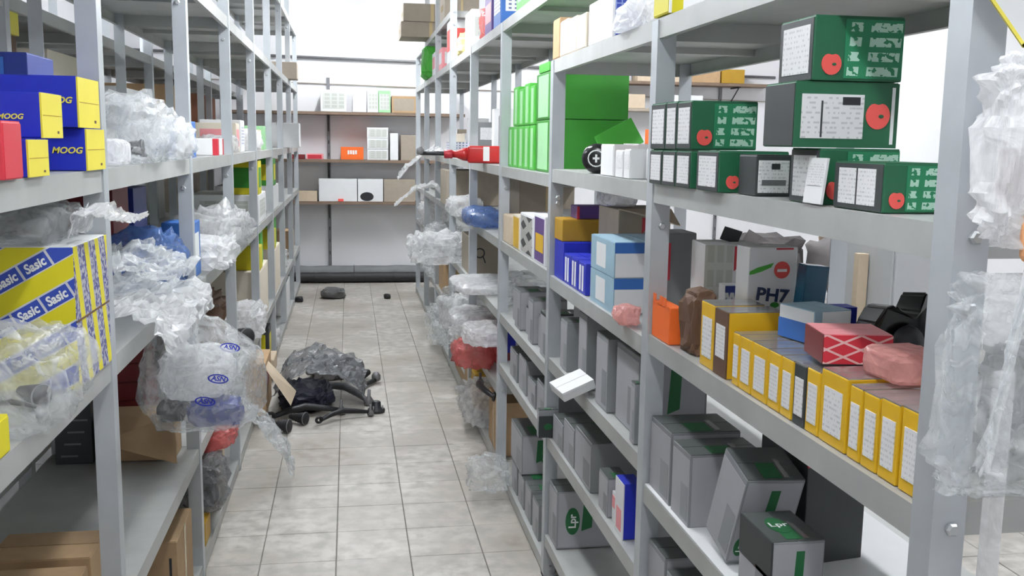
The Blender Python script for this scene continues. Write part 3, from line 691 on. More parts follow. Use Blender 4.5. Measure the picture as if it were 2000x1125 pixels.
o = carton('beige_carton', 'open beige carton with a red triangle behind the blue cartons', 0.805, 0.97, 2.90, 3.14, 1.137, 1.405, card_grey, 'carton', None, top=False)
poly_panel(o, '-y', [(0.075, 0.245), (0.075, 0.195), (0.115, 0.235)], red, 'red_triangle'); panel(o, '-y', 0.5, 0.62, 0.58, 0.68, greymetal, 'grey_block', 0.0014)
p = obj_from('open_flap', [(-0.083, -0.12, 0.268), (0.083, -0.12, 0.268), (0.083, -0.21, 0.225), (-0.05, -0.21, 0.262), (-0.083, -0.12, 0.271), (0.083, -0.12, 0.271), (0.083, -0.21, 0.228), (-0.05, -0.21, 0.265)], [(0, 1, 2, 3), (4, 5, 6, 7), (2, 3, 7, 6), (1, 2, 6, 5), (3, 0, 4, 7)], card_pale, o)
bag('plastic_bag', 'crumpled white plastic bag on the mustard and purple cartons', (0.775, 3.05, 1.406), (0.12, 0.14, 0.055), 21, wrap_w, sub=4); bpy.data.objects['plastic_bag'].location = (0.835, 3.04, 1.407)
bag('wrapped_packet', 'pink and red crumpled wrapper hanging over the shelf edge beside the post', (0.705, 2.43, 1.139), (0.065, 0.09, 0.06), 6, wrap_p, 'wrapper', sub=3, boxy=0.7)
# third bay: cartons behind the second post
for x in [('pale tan carton with cream edge, last in the row by the thin post', 4.36, 4.585, 1.272, card_pale, None), ('tall white carton with yellow edge between tan and black-diamond cartons', 4.14, 4.30, 1.290, cream_card, amber),
          ('grey carton with black diamond print on its end', 3.82, 4.12, 1.312, white_card, diamond_grey), ('purple and yellow carton beside the black-diamond carton', 3.58, 3.80, 1.330, white_card, purple)]:
    o = carton('parts_carton', x[0], 0.715, 0.93, x[1], x[2], 1.145, x[3], x[4], 'carton', end='-x')
    if x[5]: panel(o, '-x', 0.1, 0.95, 0.05, 0.95, x[5], 'printed_end', 0.0018)
    if x[5] is purple: panel(o, '-x', 0.2, 0.9, 0.25, 0.62, amber, 'yellow_print', 0.0024)

# ------------------------------------------------------------------ right rack, grey cartons with green marks
LP = [0]
def lpr(label, x0, x1, y0, y1, z0, z1, group=None, rot=(0, 0, 0), logo=None, window=True, m=None, vert=True):
    m = m or grey_card; o = carton('grey_carton', label, x0, x1, y0, y1, z0, z1, m, 'carton', group, rot, flap_m=lid_card)
    sx, sy, sz = SZ[o.name]
    panel(o, '+z', 0.30, 0.62, 0.06, 0.5, green_ink, 'green_lid_mark', 0.0022)
    panel(o, '-x', 0.02, 0.98, 0.02, 0.93, pale_grey, 'pale_side', 0.0008); panel(o, '-x', 0.55, 0.93, 0.08, 0.55, grey_card, 'printed_side', 0.0014); panel(o, '+z', 0.66, 0.74, 0.08, 0.6, silver, 'silver_lid_mark', 0.0022)
    if window: panel(o, '-y', 0.03, 0.97, 0.03, 0.97, pale_grey, 'pale_side', 0.0008)
    if window: poly_panel(o, '-y', [(sx * 0.42, sz * 0.30), (sx * 0.60, sz * 0.36), (sx * 0.62, sz * 0.88), (sx * 0.46, sz * 0.88)], green_ink, 'green_window')
    if logo:
        cu, cv, ru, rv = logo
        poly_panel(o, '-y', ellipse(cu * sx, cv * sz, ru, rv, 32), green_ink, 'green_oval', 0.0016)
        letters(o, '-y', 'Lpr', cu, cv, min(ru, rv) * 1.0, white_ink, rot=R(90) if vert else 0, bold=0.03, proud=0.0024)
    return o
GC = 'grey cartons crowded on the lower shelves'
for kk, (x0, a, b, t, n) in enumerate(((0.79, 3.30, 3.40, 1.06, 0), (0.715, 3.17, 3.27, 1.01, 0), (0.76, 3.04, 3.14, 1.03, 1), (0.72, 2.915, 3.02, 1.075, 0), (0.72, 2.66, 2.79, 1.055, 0))):
    lpr(ORD[kk] + ' upright grey carton from the second post on the shelf under the blue cartons', x0, x0 + 0.12, a, b, 0.84, t, GC, window=bool(n))
lpr('large upright grey carton with green window mark under the pink wrapper', 0.735, 0.92, 2.40, 2.62, 0.84, 1.060)
lpr('grey carton in front of the large upright one beside the post', 0.712, 0.732, 2.36, 2.395, 0.84, 1.0, window=False)
o = carton('white_packet', 'white paper packet sticking out over the shelf edge', 0.635, 0.745, 2.80, 2.90, 0.895, 0.925, white_card, 'packet', None, (R(8), R(-20), R(10)), 0.004); o.location = (0.675, 2.885, 0.855)
for k, (a, b, h) in enumerate(((3.55, 3.66, .17), (3.68, 3.80, .13), (3.82, 3.92, .18), (3.95, 4.08, .12), (4.12, 4.25, .17), (4.28, 4.42, .15))):
    lpr(ORD[k] + ' upright grey carton beyond the second post, below the black-diamond carton', 0.72 + 0.02 * (k % 2), 0.86, a, b, 0.80, 0.80 + h, 'charcoal grey cartons behind the second post', window=k % 2 == 0, m=grey_card if k % 3 else grey_dark)
lpr('flat grey carton with dark lid farthest along the low shelf beside the second post', 0.715, 0.98, 3.20, 3.365, 0.55, 0.645, window=False)
lpr('grey carton with dark lid lying between two others on the low shelf', 0.715, 0.96, 3.03, 3.185, 0.55, 0.680, window=False)
lpr('largest grey carton with dark lid on the low shelf', 0.715, 0.93, 2.80, 3.015, 0.55, 0.705, window=False)
lpr('small grey carton next to a blue and white carton on the low shelf', 0.715, 0.775, 2.60, 2.70, 0.55, 0.665)
o = carton('blue_white_packet', 'slim blue and white carton beside the small grey carton', 0.715, 0.765, 2.44, 2.52, 0.55, 0.705, blue, 'carton'); panel(o, '-x', 0, 1, 0, 1, white_card, 'white_end', 0.001); panel(o, '-x', 0.2, 0.8, 0.1, 0.5, pink, 'pink_print', 0.0016)
o = carton('white_packet', 'white and pink small carton in front of the slim blue carton', 0.725, 0.757, 2.535, 2.59, 0.55, 0.635, white_card, 'packet'); panel(o, '-x', 0.1, 0.9, 0.5, 0.9, pink, 'pink_print', 0.0014)
for k, (a, b, h) in enumerate(((3.56, 3.70, .14), (3.74, 3.90, .10), (3.95, 4.12, .15), (4.18, 4.36, .13))):
    lpr(ORD[k] + ' low grey carton beyond the second post, one shelf above the bottom', 0.72, 0.90, a, b, 0.555, 0.555 + h, 'dull grey cartons behind the second post', window=False)
o = lpr('grey carton with pale lid and dark end projecting past the post', 0.665, 0.735, 3.375, 3.408, 0.552, 0.655, window=False); panel(o, '-y', 0, 1, 0, 0.78, grey_dark, 'dark_end', 0.001); poly_panel(o, '-y', ellipse(0.034, 0.04, 0.016, 0.012), green_ink, 'green_oval'); 
lpr('grey carton with sideways green oval logo on the bottom shelf', 0.715, 0.93, 3.27, 3.405, 0.172, 0.385, logo=(0.27, 0.48, 0.026, 0.05))
lpr('grey carton with green oval logo stacked beside the slim posts', 0.72, 0.87, 4.02, 4.30, 0.188, 0.362, logo=(0.70, 0.50, 0.022, 0.045))
for k in range(4):
    lpr(ORD[k] + ' small grey carton beyond the second post on the bottom shelf', 0.72, 0.86, 3.62 + k * 0.17, 3.75 + k * 0.17, 0.055, 0.185 if k >= 2 else 0.20, 'small grey cartons on the bottom shelf', window=False)
lpr('tall grey carton with green lid beside the middle post', 0.715, 0.88, 2.075, 2.225, 0.78, 0.955)
lpr('grey carton with green lid between the tall and the leaning cartons', 0.715, 0.88, 1.945, 2.06, 0.78, 0.945)
o = lpr('grey carton leaning over sideways on the shelf below the yellow row', 0.72, 0.84, 1.745, 1.855, 0.805, 1.00, rot=(R(17), R(3), R(3)), logo=(0.16, 0.2, 0.012, 0.022), vert=True)
o = lpr('grey carton with charcoal upper corner in front of the leaning carton', 0.715, 0.812, 1.525, 1.665, 0.78, 0.925)
panel(o, '-x', 0, 1, 0.5, 1, grey_dark, 'charcoal_half', 0.0014); poly_panel(o, '+z', ellipse(0.04, 0.07, 0.02, 0.035), green_ink, 'green_oval', 0.0028); letters(o, '+z', 'Lpr', 0.42, 0.5, 0.018, white_ink, proud=0.0036)
lpr('low grey carton with green lid at the shelf edge under the rack end', 0.73, 0.85, 1.36, 1.49, 0.78, 0.842)
o = carton('black_case', 'dark purple-black case lying behind the leaning grey carton', 0.86, 1.0, 1.74, 1.90, 0.78, 1.02, grey_dark, 'case', None, (0, 0, R(10))); panel(o, '-y', 0, 0.1, 0.85, 1, red, 'red_corner', 0.0014)
for k, (a, b) in enumerate(((2.10, 2.225), (1.94, 2.085))):
    lpr(ORD[k] + ' grey carton from the middle post on the shelf below the leaning carton', 0.72, 0.90, a, b, 0.48, 0.645 - 0.02 * k, 'grey cartons on the lowest visible shelf')

# ------------------------------------------------------------------ right rack, top shelves
o = carton('cream_carton', 'brown-edged carton on the top shelf at the second post', 0.705, 0.90, 3.34, 3.45, 1.887, 2.02, card, 'carton', end='-x')
for k in range(3):
    o = carton('cream_carton', ORD[k] + ' cream carton from the blue grid carton on the top shelf', 0.705, 0.87, 2.96 + k * 0.125, 3.08 + k * 0.125, 1.887, 1.99 + 0.006 * k, cream_card, 'carton', 'cream cartons on the top shelf', end='-x')
o = carton('grid_carton', 'blue and white carton with a grid print on the top shelf', 0.705, 0.86, 2.66, 2.93, 1.887, 2.005, white_card, 'carton'); panel(o, '-y', 0.05, 1, 0, 1, grid_blue, 'grid_print', 0.001)
bag('plastic_bag', 'crumpled bluish plastic bag hanging over the top shelf edge', (0.735, 2.48, 1.888), (0.10, 0.25, 0.075), 12, wrap_w, amp=0.28)
bag('plastic_bag', 'flat blue-tinted plastic bag tucked behind the crumpled bluish one', (0.87, 2.50, 1.888), (0.12, 0.2, 0.07), 13, wrap_b, amp=0.28)
o = carton('yellow_box', 'bright yellow box standing over the middle post on the top shelf', 0.70, 0.762, 2.16, 2.27, 1.889, 2.00, lemon, 'box', end='-x'); panel(o, '-y', 0, 0.1, 0, 1, white_ink, 'white_edge', 0.0014)
o = carton('white_box', 'white box with a pink side beside the bright yellow box', 0.715, 0.78, 2.0, 2.11, 1.889, 1.98, white_card, 'box'); panel(o, '-y', 0.7, 1, 0, 1, pink, 'pink_side', 0.0014)
o = carton('brown_box', 'brown and purple carton standing at the back of the top shelf', 1.0, 1.18, 1.80, 2.0, 1.889, 2.0, card, 'carton')
# far, higher top shelf
bag('green_bag', 'bright green plastic bag at the far end of the high shelf', (0.735, 9.0, 2.151), (0.17, 0.3, 0.30), 4, green_br, 'bag', amp=0.14, sub=3, boxy=0.55)
items = [('white parcel with a red stripe next to the bright green bag', 8.35, 8.65, 0.19, white_card, pink), ('pink and white striped packet on the high shelf', 7.75, 8.0, 0.17, pink, white_card), ('white and red striped carton in the middle of the high shelf', 7.06, 7.36, 0.30, white_card, coral),
         ('stack-like white carton with grey bands on the high shelf', 5.89, 6.2, 0.22, white_card, grid_grey), ('purple carton on the high shelf before the blue carton', 5.05, 5.3, 0.19, purple, pink), ('blue carton with white spots on the high shelf', 4.74, 4.98, 0.22, midblue, grid_white), ('lime green packet nearest the second post on the high shelf', 3.9, 4.3, 0.12, green_br, green_pale)]
for n, (lab, a, b, h, m1, m2) in enumerate(items):
    o = carton('parts_carton', lab, 0.715, 0.93, a, b, 2.15, 2.15 + h, m1, 'carton', end='-x'); panel(o, '-x', 0.1, 0.9, 0.3, 0.8, m2, 'printed_end', 0.0018); panel(o, '-y', 0.1, 0.9, 0.3, 0.8, m2, 'printed_side', 0.0018)
bag('cloth_bundle', 'yellowish crumpled bundle on the high shelf', (0.78, 6.55, 2.151), (0.14, 0.22, 0.15), 31, mat('straw_cloth', (0.62, 0.55, 0.25), 0.8, 0, 0.3, 14), 'bundle', sub=3)
bag('plastic_bag', 'red-tinted plastic bag leaning against the purple carton on the high shelf', (0.79, 5.45, 2.151), (0.15, 0.22, 0.17), 32, wrap_r, sub=3)
for k, (x0, y0, z0, h, lab) in enumerate(((0.46, 8.86, 2.503, 0.13, 'flat cardboard carton under another at the far top of the rack'), (0.48, 8.84, 2.634, 0.15, 'upper flat cardboard carton at the far top of the rack'), (0.62, 7.6, 2.503, 0.22, 'brown cardboard carton on the highest shelf beside the tall posts'))):
    o = carton('cardboard_box', lab, x0 if k < 2 else 0.72, 0.98, y0, y0 + 0.42, z0, z0 + h, card_grey, 'cardboard box'); panel(o, '-y', 0.47, 0.53, 0, 1, tape_m, 'tape', 0.0012); panel(o, '-x', 0.3, 0.7, 0.4, 0.6, tape_m, 'tape', 0.0012)

# ------------------------------------------------------------------ right rack, far bays
e = empty('oil_canister', (0.715, 5.2, 1.5385), R(83)); e.scale = (0.82, 0.82, 0.82); tag(e, 'red plastic oil bottle lying on its side on the shelf', 'bottle')
q = Matrix.Rotation(R(-90), 4, 'X')
bm = bmesh.new(); bm_box(bm, -0.055, 0.055, -0.17, 0.12, -0.055, 0.055, 0.018); obj_bm('bottle_body', bm, redplastic, e, True)
bm = bmesh.new(); bm_lathe(bm, [(0.045, 0.11), (0.040, 0.15), (0.024, 0.19), (0.022, 0.22)], 18, q); obj_bm('bottle_neck', bm, redplastic, e, True)
bm = bmesh.new(); bm_lathe(bm, [(0.026, 0.215), (0.028, 0.22), (0.028, 0.265), (0.024, 0.27)], 18, q); obj_bm('bottle_cap', bm, red, e, True)
bm = bmesh.new(); bm_box(bm, -0.0565, -0.054, -0.02, 0.02, -0.04, 0.05); obj_bm('white_label', bm, white_ink, e)
o = carton('checked_carton', 'white carton with small dark checks beside the red oil bottle', 0.715, 0.86, 7.06, 7.36, 1.492, 1.60, white_card, 'carton'); panel(o, '-x', 0, 1, 0, 1, grid_white, 'checked_print', 0.001); panel(o, '-y', 0, 1, 0, 1, grid_white, 'checked_print', 0.001)
o = carton('white_carton', 'little cream carton on the checked carton', 0.74, 0.82, 7.1, 7.3, 1.602, 1.66, cream_card, 'carton')
for k, (y, h, m1, lab) in enumerate(((5.9, .30, white_card, 'tall white file carton behind the red oil bottle'), (6.25, .28, grey_card, 'tall grey file carton behind the red oil bottle'), (6.55, .33, white_card, 'tallest white file carton beside the grey file carton'), (7.5, .26, grey_card, 'grey carton far back beyond the checked carton'), (8.0, .30, white_card, 'white carton standing far back next to the thin posts'), (4.9, .25, grey_card, 'grey carton behind the stacked narrow green cartons'), (8.7, .22, card_grey, 'brown carton at the far end of the middle shelf'))):
    o = carton('file_carton', lab, 0.95, 1.12, y, y + 0.09, 1.492, 1.492 + h, m1, 'carton', end='-x'); panel(o, '-y', 0.2, 0.8, 0.5, 0.85, label_print, 'paper_label', 0.0014)
def part_in(name, label, c, kind, s, rz=0.0, m=None, tilt=0.0):
    """small metal car parts"""
    e = empty(name, c, rz); e.rotation_euler = (0, tilt, rz); tag(e, label, 'car part')
    if kind == 'arm':
        bm = bmesh.new(); bm_tube(bm, [(-s, 0, 0.03 * s + 0.02), (-s * 0.5, s * 0.16, 0.12 * s + 0.02), (0, s * 0.22, 0.17 * s + 0.02), (s * 0.5, s * 0.12, 0.10 * s + 0.02), (s, -0.04 * s, 0.02 * s + 0.02)], [0.07 * s, 0.09 * s, 0.11 * s, 0.09 * s, 0.06 * s], 10); obj_bm('arm_bar', bm, m or dark, e, True)
        bm = bmesh.new(); bm_ring(bm, (-s * 1.06, 0, 0.02 + 0.05 * s), (0.2, 1, 0.2), 0.10 * s, 0.05 * s); obj_bm('bushing_ring', bm, rubber, e, True)
        bm = bmesh.new(); bm_lathe(bm, [(0.05 * s, 0), (0.12 * s, 0.03 * s), (0.13 * s, 0.12 * s), (0.08 * s, 0.2 * s), (0.045 * s, 0.24 * s), (0.04 * s, 0.42 * s)], 16, Matrix.Translation((s, -0.04 * s, 0.0))); obj_bm('ball_joint', bm, greymetal, e, True)
    elif kind == 'boot':
        bm = bmesh.new(); pr = [(0.5 * s, 0)]
        for k in range(6): pr += [(s * (0.52 - 0.05 * k), 0.12 * s + 0.26 * s * k), (s * (0.38 - 0.04 * k), 0.25 * s + 0.26 * s * k)]
        bm_lathe(bm, pr, 20, Matrix.Translation((0, -0.8 * s, 0.5 * s)) @ Matrix.Rotation(R(-90), 4, 'X')); obj_bm('bellows', bm, m or rubber, e, True)
        bm = bmesh.new(); bm_ring(bm, (0, -0.78 * s, 0.5 * s), (0, 1, 0), 0.5 * s, 0.035 * s); obj_bm('clamp_ring', bm, greymetal, e, True)
    elif kind == 'hub':
        bm = bmesh.new(); bm_lathe(bm, [(0.5 * s, 0), (0.52 * s, 0.08 * s), (0.5 * s, 0.18 * s), (0.28 * s, 0.22 * s), (0.26 * s, 0.6 * s), (0.18 * s, 0.66 * s)], 20); obj_bm('hub_flange', bm, m or greymetal, e, True)
        bm = bmesh.new()
        for k in range(4): bm_tube(bm, [(0.4 * s * math.cos(k * 1.571 + .5), 0.4 * s * math.sin(k * 1.571 + .5), 0.1 * s), (0.4 * s * math.cos(k * 1.571 + .5), 0.4 * s * math.sin(k * 1.571 + .5), 0.42 * s)], 0.05 * s, 8)
        obj_bm('wheel_stud', bm, silver, e, True)
    elif kind == 'rod':
        bm = bmesh.new(); bm_tube(bm, [(0, -s, 0.022), (0, s, 0.022)], 0.016, 12); obj_bm('rod_shaft', bm, m or dark, e, True)
        for q in (-1, 1):
            bm = bmesh.new(); bm_lathe(bm, [(0.02, -0.02), (0.03, -0.01), (0.03, 0.02), (0.016, 0.04)], 14, Matrix.Translation((0, q * s, 0.03))); obj_bm('rod_end', bm, greymetal, e, True)
    elif kind == 'coil':
        bm = bmesh.new(); bm_tube(bm, [(s * 0.4 * math.cos(t * 0.5), t * s * 0.04 - s * 0.5, s * 0.45 + s * 0.4 * math.sin(t * 0.5)) for t in range(32)], s * 0.05, 8); obj_bm('spring_coil', bm, m or dark, e, True)
        bm = bmesh.new(); bm_lathe(bm, [(s * 0.28, 0), (s * 0.3, s * 0.05), (s * 0.1, s * 0.08)], 16, Matrix.Translation((0, s * 0.8, s * 0.45)) @ Matrix.Rotation(R(90), 4, 'X')); obj_bm('spring_seat', bm, rubber, e, True)
    return e
# middle shelf, far end
sheet('plastic_bag', 'white plastic bag drooping off the middle shelf into the aisle', [(0.80, 1.50), (0.70, 1.53), (0.58, 1.50), (0.46, 1.40), (0.38, 1.30)], 7.74, 8.10, 41, wrap_w, 'plastic bag', amp=0.05)
part_in('damper_rod', 'black rod sticking out of the drooping white plastic bag', (0.66, 7.64, 1.492), 'rod', 0.12, R(75))
sheet('plastic_bag', 'small white plastic bag drooping off the shelf below the middle shelf', [(0.75, 1.15), (0.66, 1.25), (0.52, 1.24), (0.40, 1.15), (0.34, 1.09)], 7.63, 7.85, 42, wrap_w, 'plastic bag', amp=0.04)
o = carton('cardboard_box', 'large greyish cardboard carton behind the fifth thin post', 0.69, 1.12, 7.10, 7.55, 1.147, 1.40, card_grey, 'cardboard box'); panel(o, '-y', 0.48, 0.52, 0, 1, tape_m, 'tape', 0.0012)
o = carton('cardboard_box', 'squat cardboard carton nearer than the large greyish one on the same shelf', 0.86, 1.15, 5.0, 5.4, 1.147, 1.42, card_grey, 'cardboard box'); panel(o, '-y', 0.48, 0.52, 0, 1, tape_m, 'tape', 0.0012)
bag('plastic_bag', 'bag of dark blue parts under the cardboard carton on the shelf', (0.735, 5.45, 1.146), (0.22, 0.5, 0.10), 43, wrap_b, amp=0.12)
bag('plastic_bag', 'clear white bag spilling over the shelf edge next to the dark blue bag', (0.72, 6.22, 1.146), (0.22, 0.4, 0.12), 44, milky, amp=0.2)
o = carton('white_tray', 'white card tray with dark contents seen behind the thin second post', 0.95, 1.13, 4.30, 4.50, 1.147, 1.30, white_card, 'tray'); panel(o, '-y', 0.4, 0.9, 0.5, 0.9, grey_dark, 'dark_opening', 0.0014)
# level 0.80 and below
bag('plastic_bag', 'big crumpled clear bag of metal parts bulging into the aisle', (0.60, 6.62, 0.802), (0.42, 0.48, 0.19), 45, milky, amp=0.32)
for k, (dx, dy) in enumerate(((-0.05, 0), (0.08, 0.1))): part_in('wheel_hub', ('outer' if k == 0 else 'inner') + ' grey hub inside the crumpled clear bag bulging into the aisle', (0.66 + dx, 6.58 + dy, 0.835), 'hub', 0.075, 0.3 * k)
bag('plastic_bag', 'pale clear bag sagging from the shelf beside the big crumpled one', (0.74, 7.9, 0.802), (0.3, 0.4, 0.15), 46, clear, amp=0.25)
o = carton('cardboard_box', 'pale cardboard carton with a black looped marker scribble', 0.72, 0.93, 5.95, 6.35, 0.802, 1.03, card_grey, 'cardboard box')
bm = bmesh.new(); bm_ring(bm, (-0.04, -0.2015, 0.13), (0, 1, 0), 0.028, 0.004, 18, 6); bm_tube(bm, [(-0.02, -0.202, 0.11), (-0.005, -0.202, 0.07)], 0.004, 6); obj_bm('marker_scribble', bm, black_ink, o)
o = carton('cardboard_box', 'brown cardboard carton at the far low shelf under the clear bags', 0.72, 0.95, 7.6, 8.0, 0.432, 0.66, card, 'cardboard box'); panel(o, '-y', 0.47, 0.53, 0, 1, tape_m, 'tape', 0.0012)
bag('plastic_bag', 'flat white bag lying over the reddish packages', (0.72, 5.35, 0.802), (0.34, 0.55, 0.06), 47, wrap_w, amp=0.2)
bag('plastic_bag', 'milky bag of pale parts behind the second post', (0.90, 4.86, 0.802), (0.3, 0.3, 0.16), 48, milky, amp=0.2)
part_in('control_arm', 'black control arm with ring ends above the red packages', (0.80, 5.0, 0.69), 'arm', 0.16, R(70))
RG = 'red flat packages on the low shelf'
for k in range(6):
    o = carton('red_package', ('upper maroon' if k % 2 else 'lower red') + ' flat carton in the ' + ORD[k // 2] + ' pile beyond the second post', 0.80 - 0.02 * (k % 3), 1.10, 4.75 + 0.36 * (k // 2), 5.08 + 0.36 * (k // 2), 0.432 + 0.075 * (k % 2), 0.504 + 0.075 * (k % 2), maroon if k % 2 else red, 'carton', RG, (0, 0, R(3 * (k % 3 - 1))), end='-x')
for k, (y, x, z, sx, sy, sz, m1, lab) in enumerate(((4.95, .62, .582, .30, .34, .10, wrap_w, 'white plastic bag lying on the pile of red cartons'), (5.5, .60, .582, .30, .4, .08, milky, 'milky bag slumped on the farther red cartons'), (5.10, .54, .432, .2, .3, .14, wrap_r, 'red-tinted plastic bag hanging out of the low shelf'), (5.52, .55, .432, .18, .28, .13, milky, 'clear lumpy bag below the farther red cartons'), (6.15, .62, .432, .3, .44, .22, milky, 'tall lumpy clear bag on the low shelf before the brown carton'), (6.70, .66, .432, .25, .4, .2, clear, 'thin clear bag on the low shelf behind the tall lumpy one'), (8.6, .72, .432, .3, .5, .25, clear, 'far clear bag of parts on the low shelf near the back wall'), (9.75, .74, .802, .3, .5, .25, wrap_w, 'white bag on the shelf nearest the back wall'))):
    bag('plastic_bag', lab, (x + 0.10, y, z), (sx, sy, sz), 60 + k, m1, amp=0.22)
part_in('control_arm', 'black control arm lying on the bottom shelf by the tiled aisle', (0.70, 5.0, 0.30), 'arm', 0.17, R(95))
bag('plastic_bag', 'clear bag of dark parts on the bottom shelf under the red cartons', (0.76, 5.33, 0.057), (0.30, 0.36, 0.22), 71, milky, amp=0.25)
o = carton('cardboard_box', 'open brown carton on the bottom shelf beside the thin post', 0.72, 1.0, 4.68, 5.02, 0.057, 0.33, card, 'cardboard box', top=False); panel(o, '-x', 0.46, 0.54, 0, 1, tape_m, 'tape', 0.0012)
o = carton('cardboard_box', 'yellowish carton on the bottom shelf next to the open brown one', 0.715, 0.95, 5.58, 5.76, 0.057, 0.26, mustard, 'cardboard box')
o = carton('cardboard_box', 'long brown carton farther along the bottom shelf', 0.72, 1.1, 5.9, 6.7, 0.057, 0.30, card, 'cardboard box'); panel(o, '-x', 0.3, 0.7, 0.3, 0.7, label_print, 'paper_label', 0.0014)
bag('plastic_bag', 'clear bag on the bottom shelf beyond the long brown carton', (0.78, 7.6, 0.057), (0.3, 0.7, 0.28), 72, clear, amp=0.25)
o = carton('blue_carton', 'small blue carton standing on the low shelf behind the second post', 0.72, 0.80, 4.68, 4.745, 0.582, 0.70, blue, 'carton')
bag('plastic_bag', 'torn clear bag sticking out beneath the grey carton with logo', (0.615, 4.28, 0.057), (0.18, 0.26, 0.13), 73, clear, amp=0.28)

# ------------------------------------------------------------------ plastic tied to the rack end post
bag('plastic_bag', 'white crumpled plastic bag hanging on the rack end post', (0.745, 1.01, 1.49), (0.085, 0.05, 0.23), 81, wrap_w, amp=0.5, boxy=0.5, sub=5)
bag('orange_packet', 'orange packet inside a clear hanging bag on the rack end post', (0.755, 0.985, 1.475), (0.04, 0.02, 0.065), 82, mat('peach_pack', (0.9, 0.42, 0.2), 0.5, 0, 0.2, 20), 'packet', amp=0.10, sub=3)
sheet('plastic_sleeve', 'long milky plastic sleeve hanging down the rack end post', [(0.75, 1.52), (0.72, 1.50), (0.705, 1.40), (0.69, 1.30), (0.675, 1.24)], 0.935, 0.955, 83, clear, amp=0.012)
bag('plastic_bag', 'tall milky plastic bag hanging against the rack end post below the white one', (0.735, 1.0, 1.205), (0.125, 0.045, 0.27), 85, clear, amp=0.5, boxy=0.4, sub=5)
o = carton('paper_notice', 'white paper card with yellow edges above the rack end post', -0.065, 0.065, 0, 0.0015, 0, 0.13, white_card, 'card', None, (0, R(-42), 0), 0.0004, top=False); o.location = (0.797, 1.03, 1.758)
panel(o, '-y', 0, 1, 0, 0.03, yellow_ink, 'yellow_edge', 0.0006); panel(o, '-y', 0, 0.03, 0, 1, yellow_ink, 'yellow_edge', 0.0006)
for u, v in ((0.3, 0.55), (0.42, 0.62), (0.75, 0.5)): poly_panel(o, '-y', ellipse(0.13 * u, 0.13 * v, 0.004, 0.003, 10), greymetal, 'grey_dot', 0.0008)
o = carton('pink_box', 'pink and dark box at the back of the green carton shelf by the rack end', 1.09, 1.18, 1.42, 1.54, 1.512, 1.60, pink, 'box', end='-x')
bag('black_bag', 'smoky black plastic bag of parts on the shelf behind the rack end post', (1.10, 1.42, 1.154), (0.12, 0.16, 0.13), 84, wrap_k, amp=0.2)

# ------------------------------------------------------------------ left rack, blue and yellow cartons (shelf top 1.53)
def moog(label, x0, x1, y0, y1, z0, z1, tu=0.72, tv=0.5, h=0.017, rz=0.0):
    o = carton('blue_yellow_carton', label, x0, x1, y0, y1, z0, z1, blue, 'carton', None, (0, 0, rz))
    panel(o, '+x', 0.0, 1.0, 0.0, 1.0, yellow, 'yellow_end', 0.0012); panel(o, '+x', 0.72, 0.8, 0.10, 0.16, brown, 'end_mark', 0.0018); panel(o, '+x', 0.05, 0.95, 0.50, 0.512, mustard, 'end_crease', 0.0018)
    letters(o, '-y', 'MOOG', tu, tv, h, yellow_ink, shear=0.25, bold=0.03, width=1.05)
    return o
moog('blue carton with yellow end, upper of the stacked pair at the post', -0.83, -0.535, 2.13, 2.30, 1.6175, 1.719, 0.865, 0.53, 0.012)
moog('blue carton with yellow end and yellow lettering, bottom of the pair at the post', -0.80, -0.530, 2.16, 2.311, 1.53, 1.616, 0.86, 0.48, 0.0125)
moog('small blue carton with yellow end in front of the stacked pair', -0.76, -0.532, 1.872, 1.998, 1.596, 1.676, 0.775, 0.46, 0.009)
moog('low blue carton with yellow end beneath the small one', -0.74, -0.530, 1.778, 1.892, 1.53, 1.594, 0.45, 0.5, 0.012)
carton('red_carton', 'red carton standing at the shelf edge beside the blue and yellow cartons', -0.64, -0.528, 1.652, 1.742, 1.53, 1.622, red, 'carton', end='+x')
o = carton('blue_carton', 'navy carton with pale blue marks behind the blue and yellow cartons', -0.98, -0.77, 2.62, 2.84, 1.53, 1.80, navy, 'carton'); panel(o, '-y', 0.25, 0.40, 0.80, 0.95, midblue, 'blue_block', 0.0014); panel(o, '-y', 0.05, 0.12, 0.80, 0.92, pink, 'pink_block', 0.0014); panel(o, '-y', 0.62, 0.74, 0.80, 0.96, midblue, 'blue_block', 0.0014)
bag('plastic_bag', 'large clear bag of grey metal parts beside the blue and yellow cartons', (-0.62, 2.93, 1.5315), (0.24, 0.48, 0.185), 101, clear, amp=0.26)
bag('plastic_bag', 'shiny white-wrapped packet at the shelf edge in front of the bag of parts', (-0.575, 2.55, 1.5315), (0.09, 0.12, 0.065), 102, wrap_w, amp=0.10, boxy=0.4)
bag('plastic_bag', 'bluish clear bag of parts leaning beside the thick post', (-0.61, 3.37, 1.5315), (0.2, 0.28, 0.13), 103, milky, amp=0.25)
for k, (x, y, s, kd, nm, lab) in enumerate(((-0.64, 2.82, 0.07, 'hub', 'wheel_hub', 'grey wheel hub inside the large clear bag'), (-0.62, 2.95, 0.06, 'arm', 'control_arm', 'dark control arm inside the large clear bag'), (-0.63, 3.04, 0.05, 'boot', 'rubber_boot', 'black rubber boot inside the large clear bag'), (-0.66, 2.60, 0.05, 'boot', 'rubber_boot', 'small black rubber boot behind the shiny white-wrapped packet'))):
    part_in(nm, lab, (x, y, 1.545), kd, s, 0.8 * k)
o = carton('blue_carton', 'small blue and white carton beyond the bags near the third post', -0.70, -0.56, 3.72, 3.86, 1.53, 1.66, midblue, 'carton'); panel(o, '+x', 0.3, 0.7, 0.2, 0.8, white_card, 'white_print', 0.0016); panel(o, '-y', 0, 0.5, 0.4, 1, white_card, 'white_print', 0.0016)
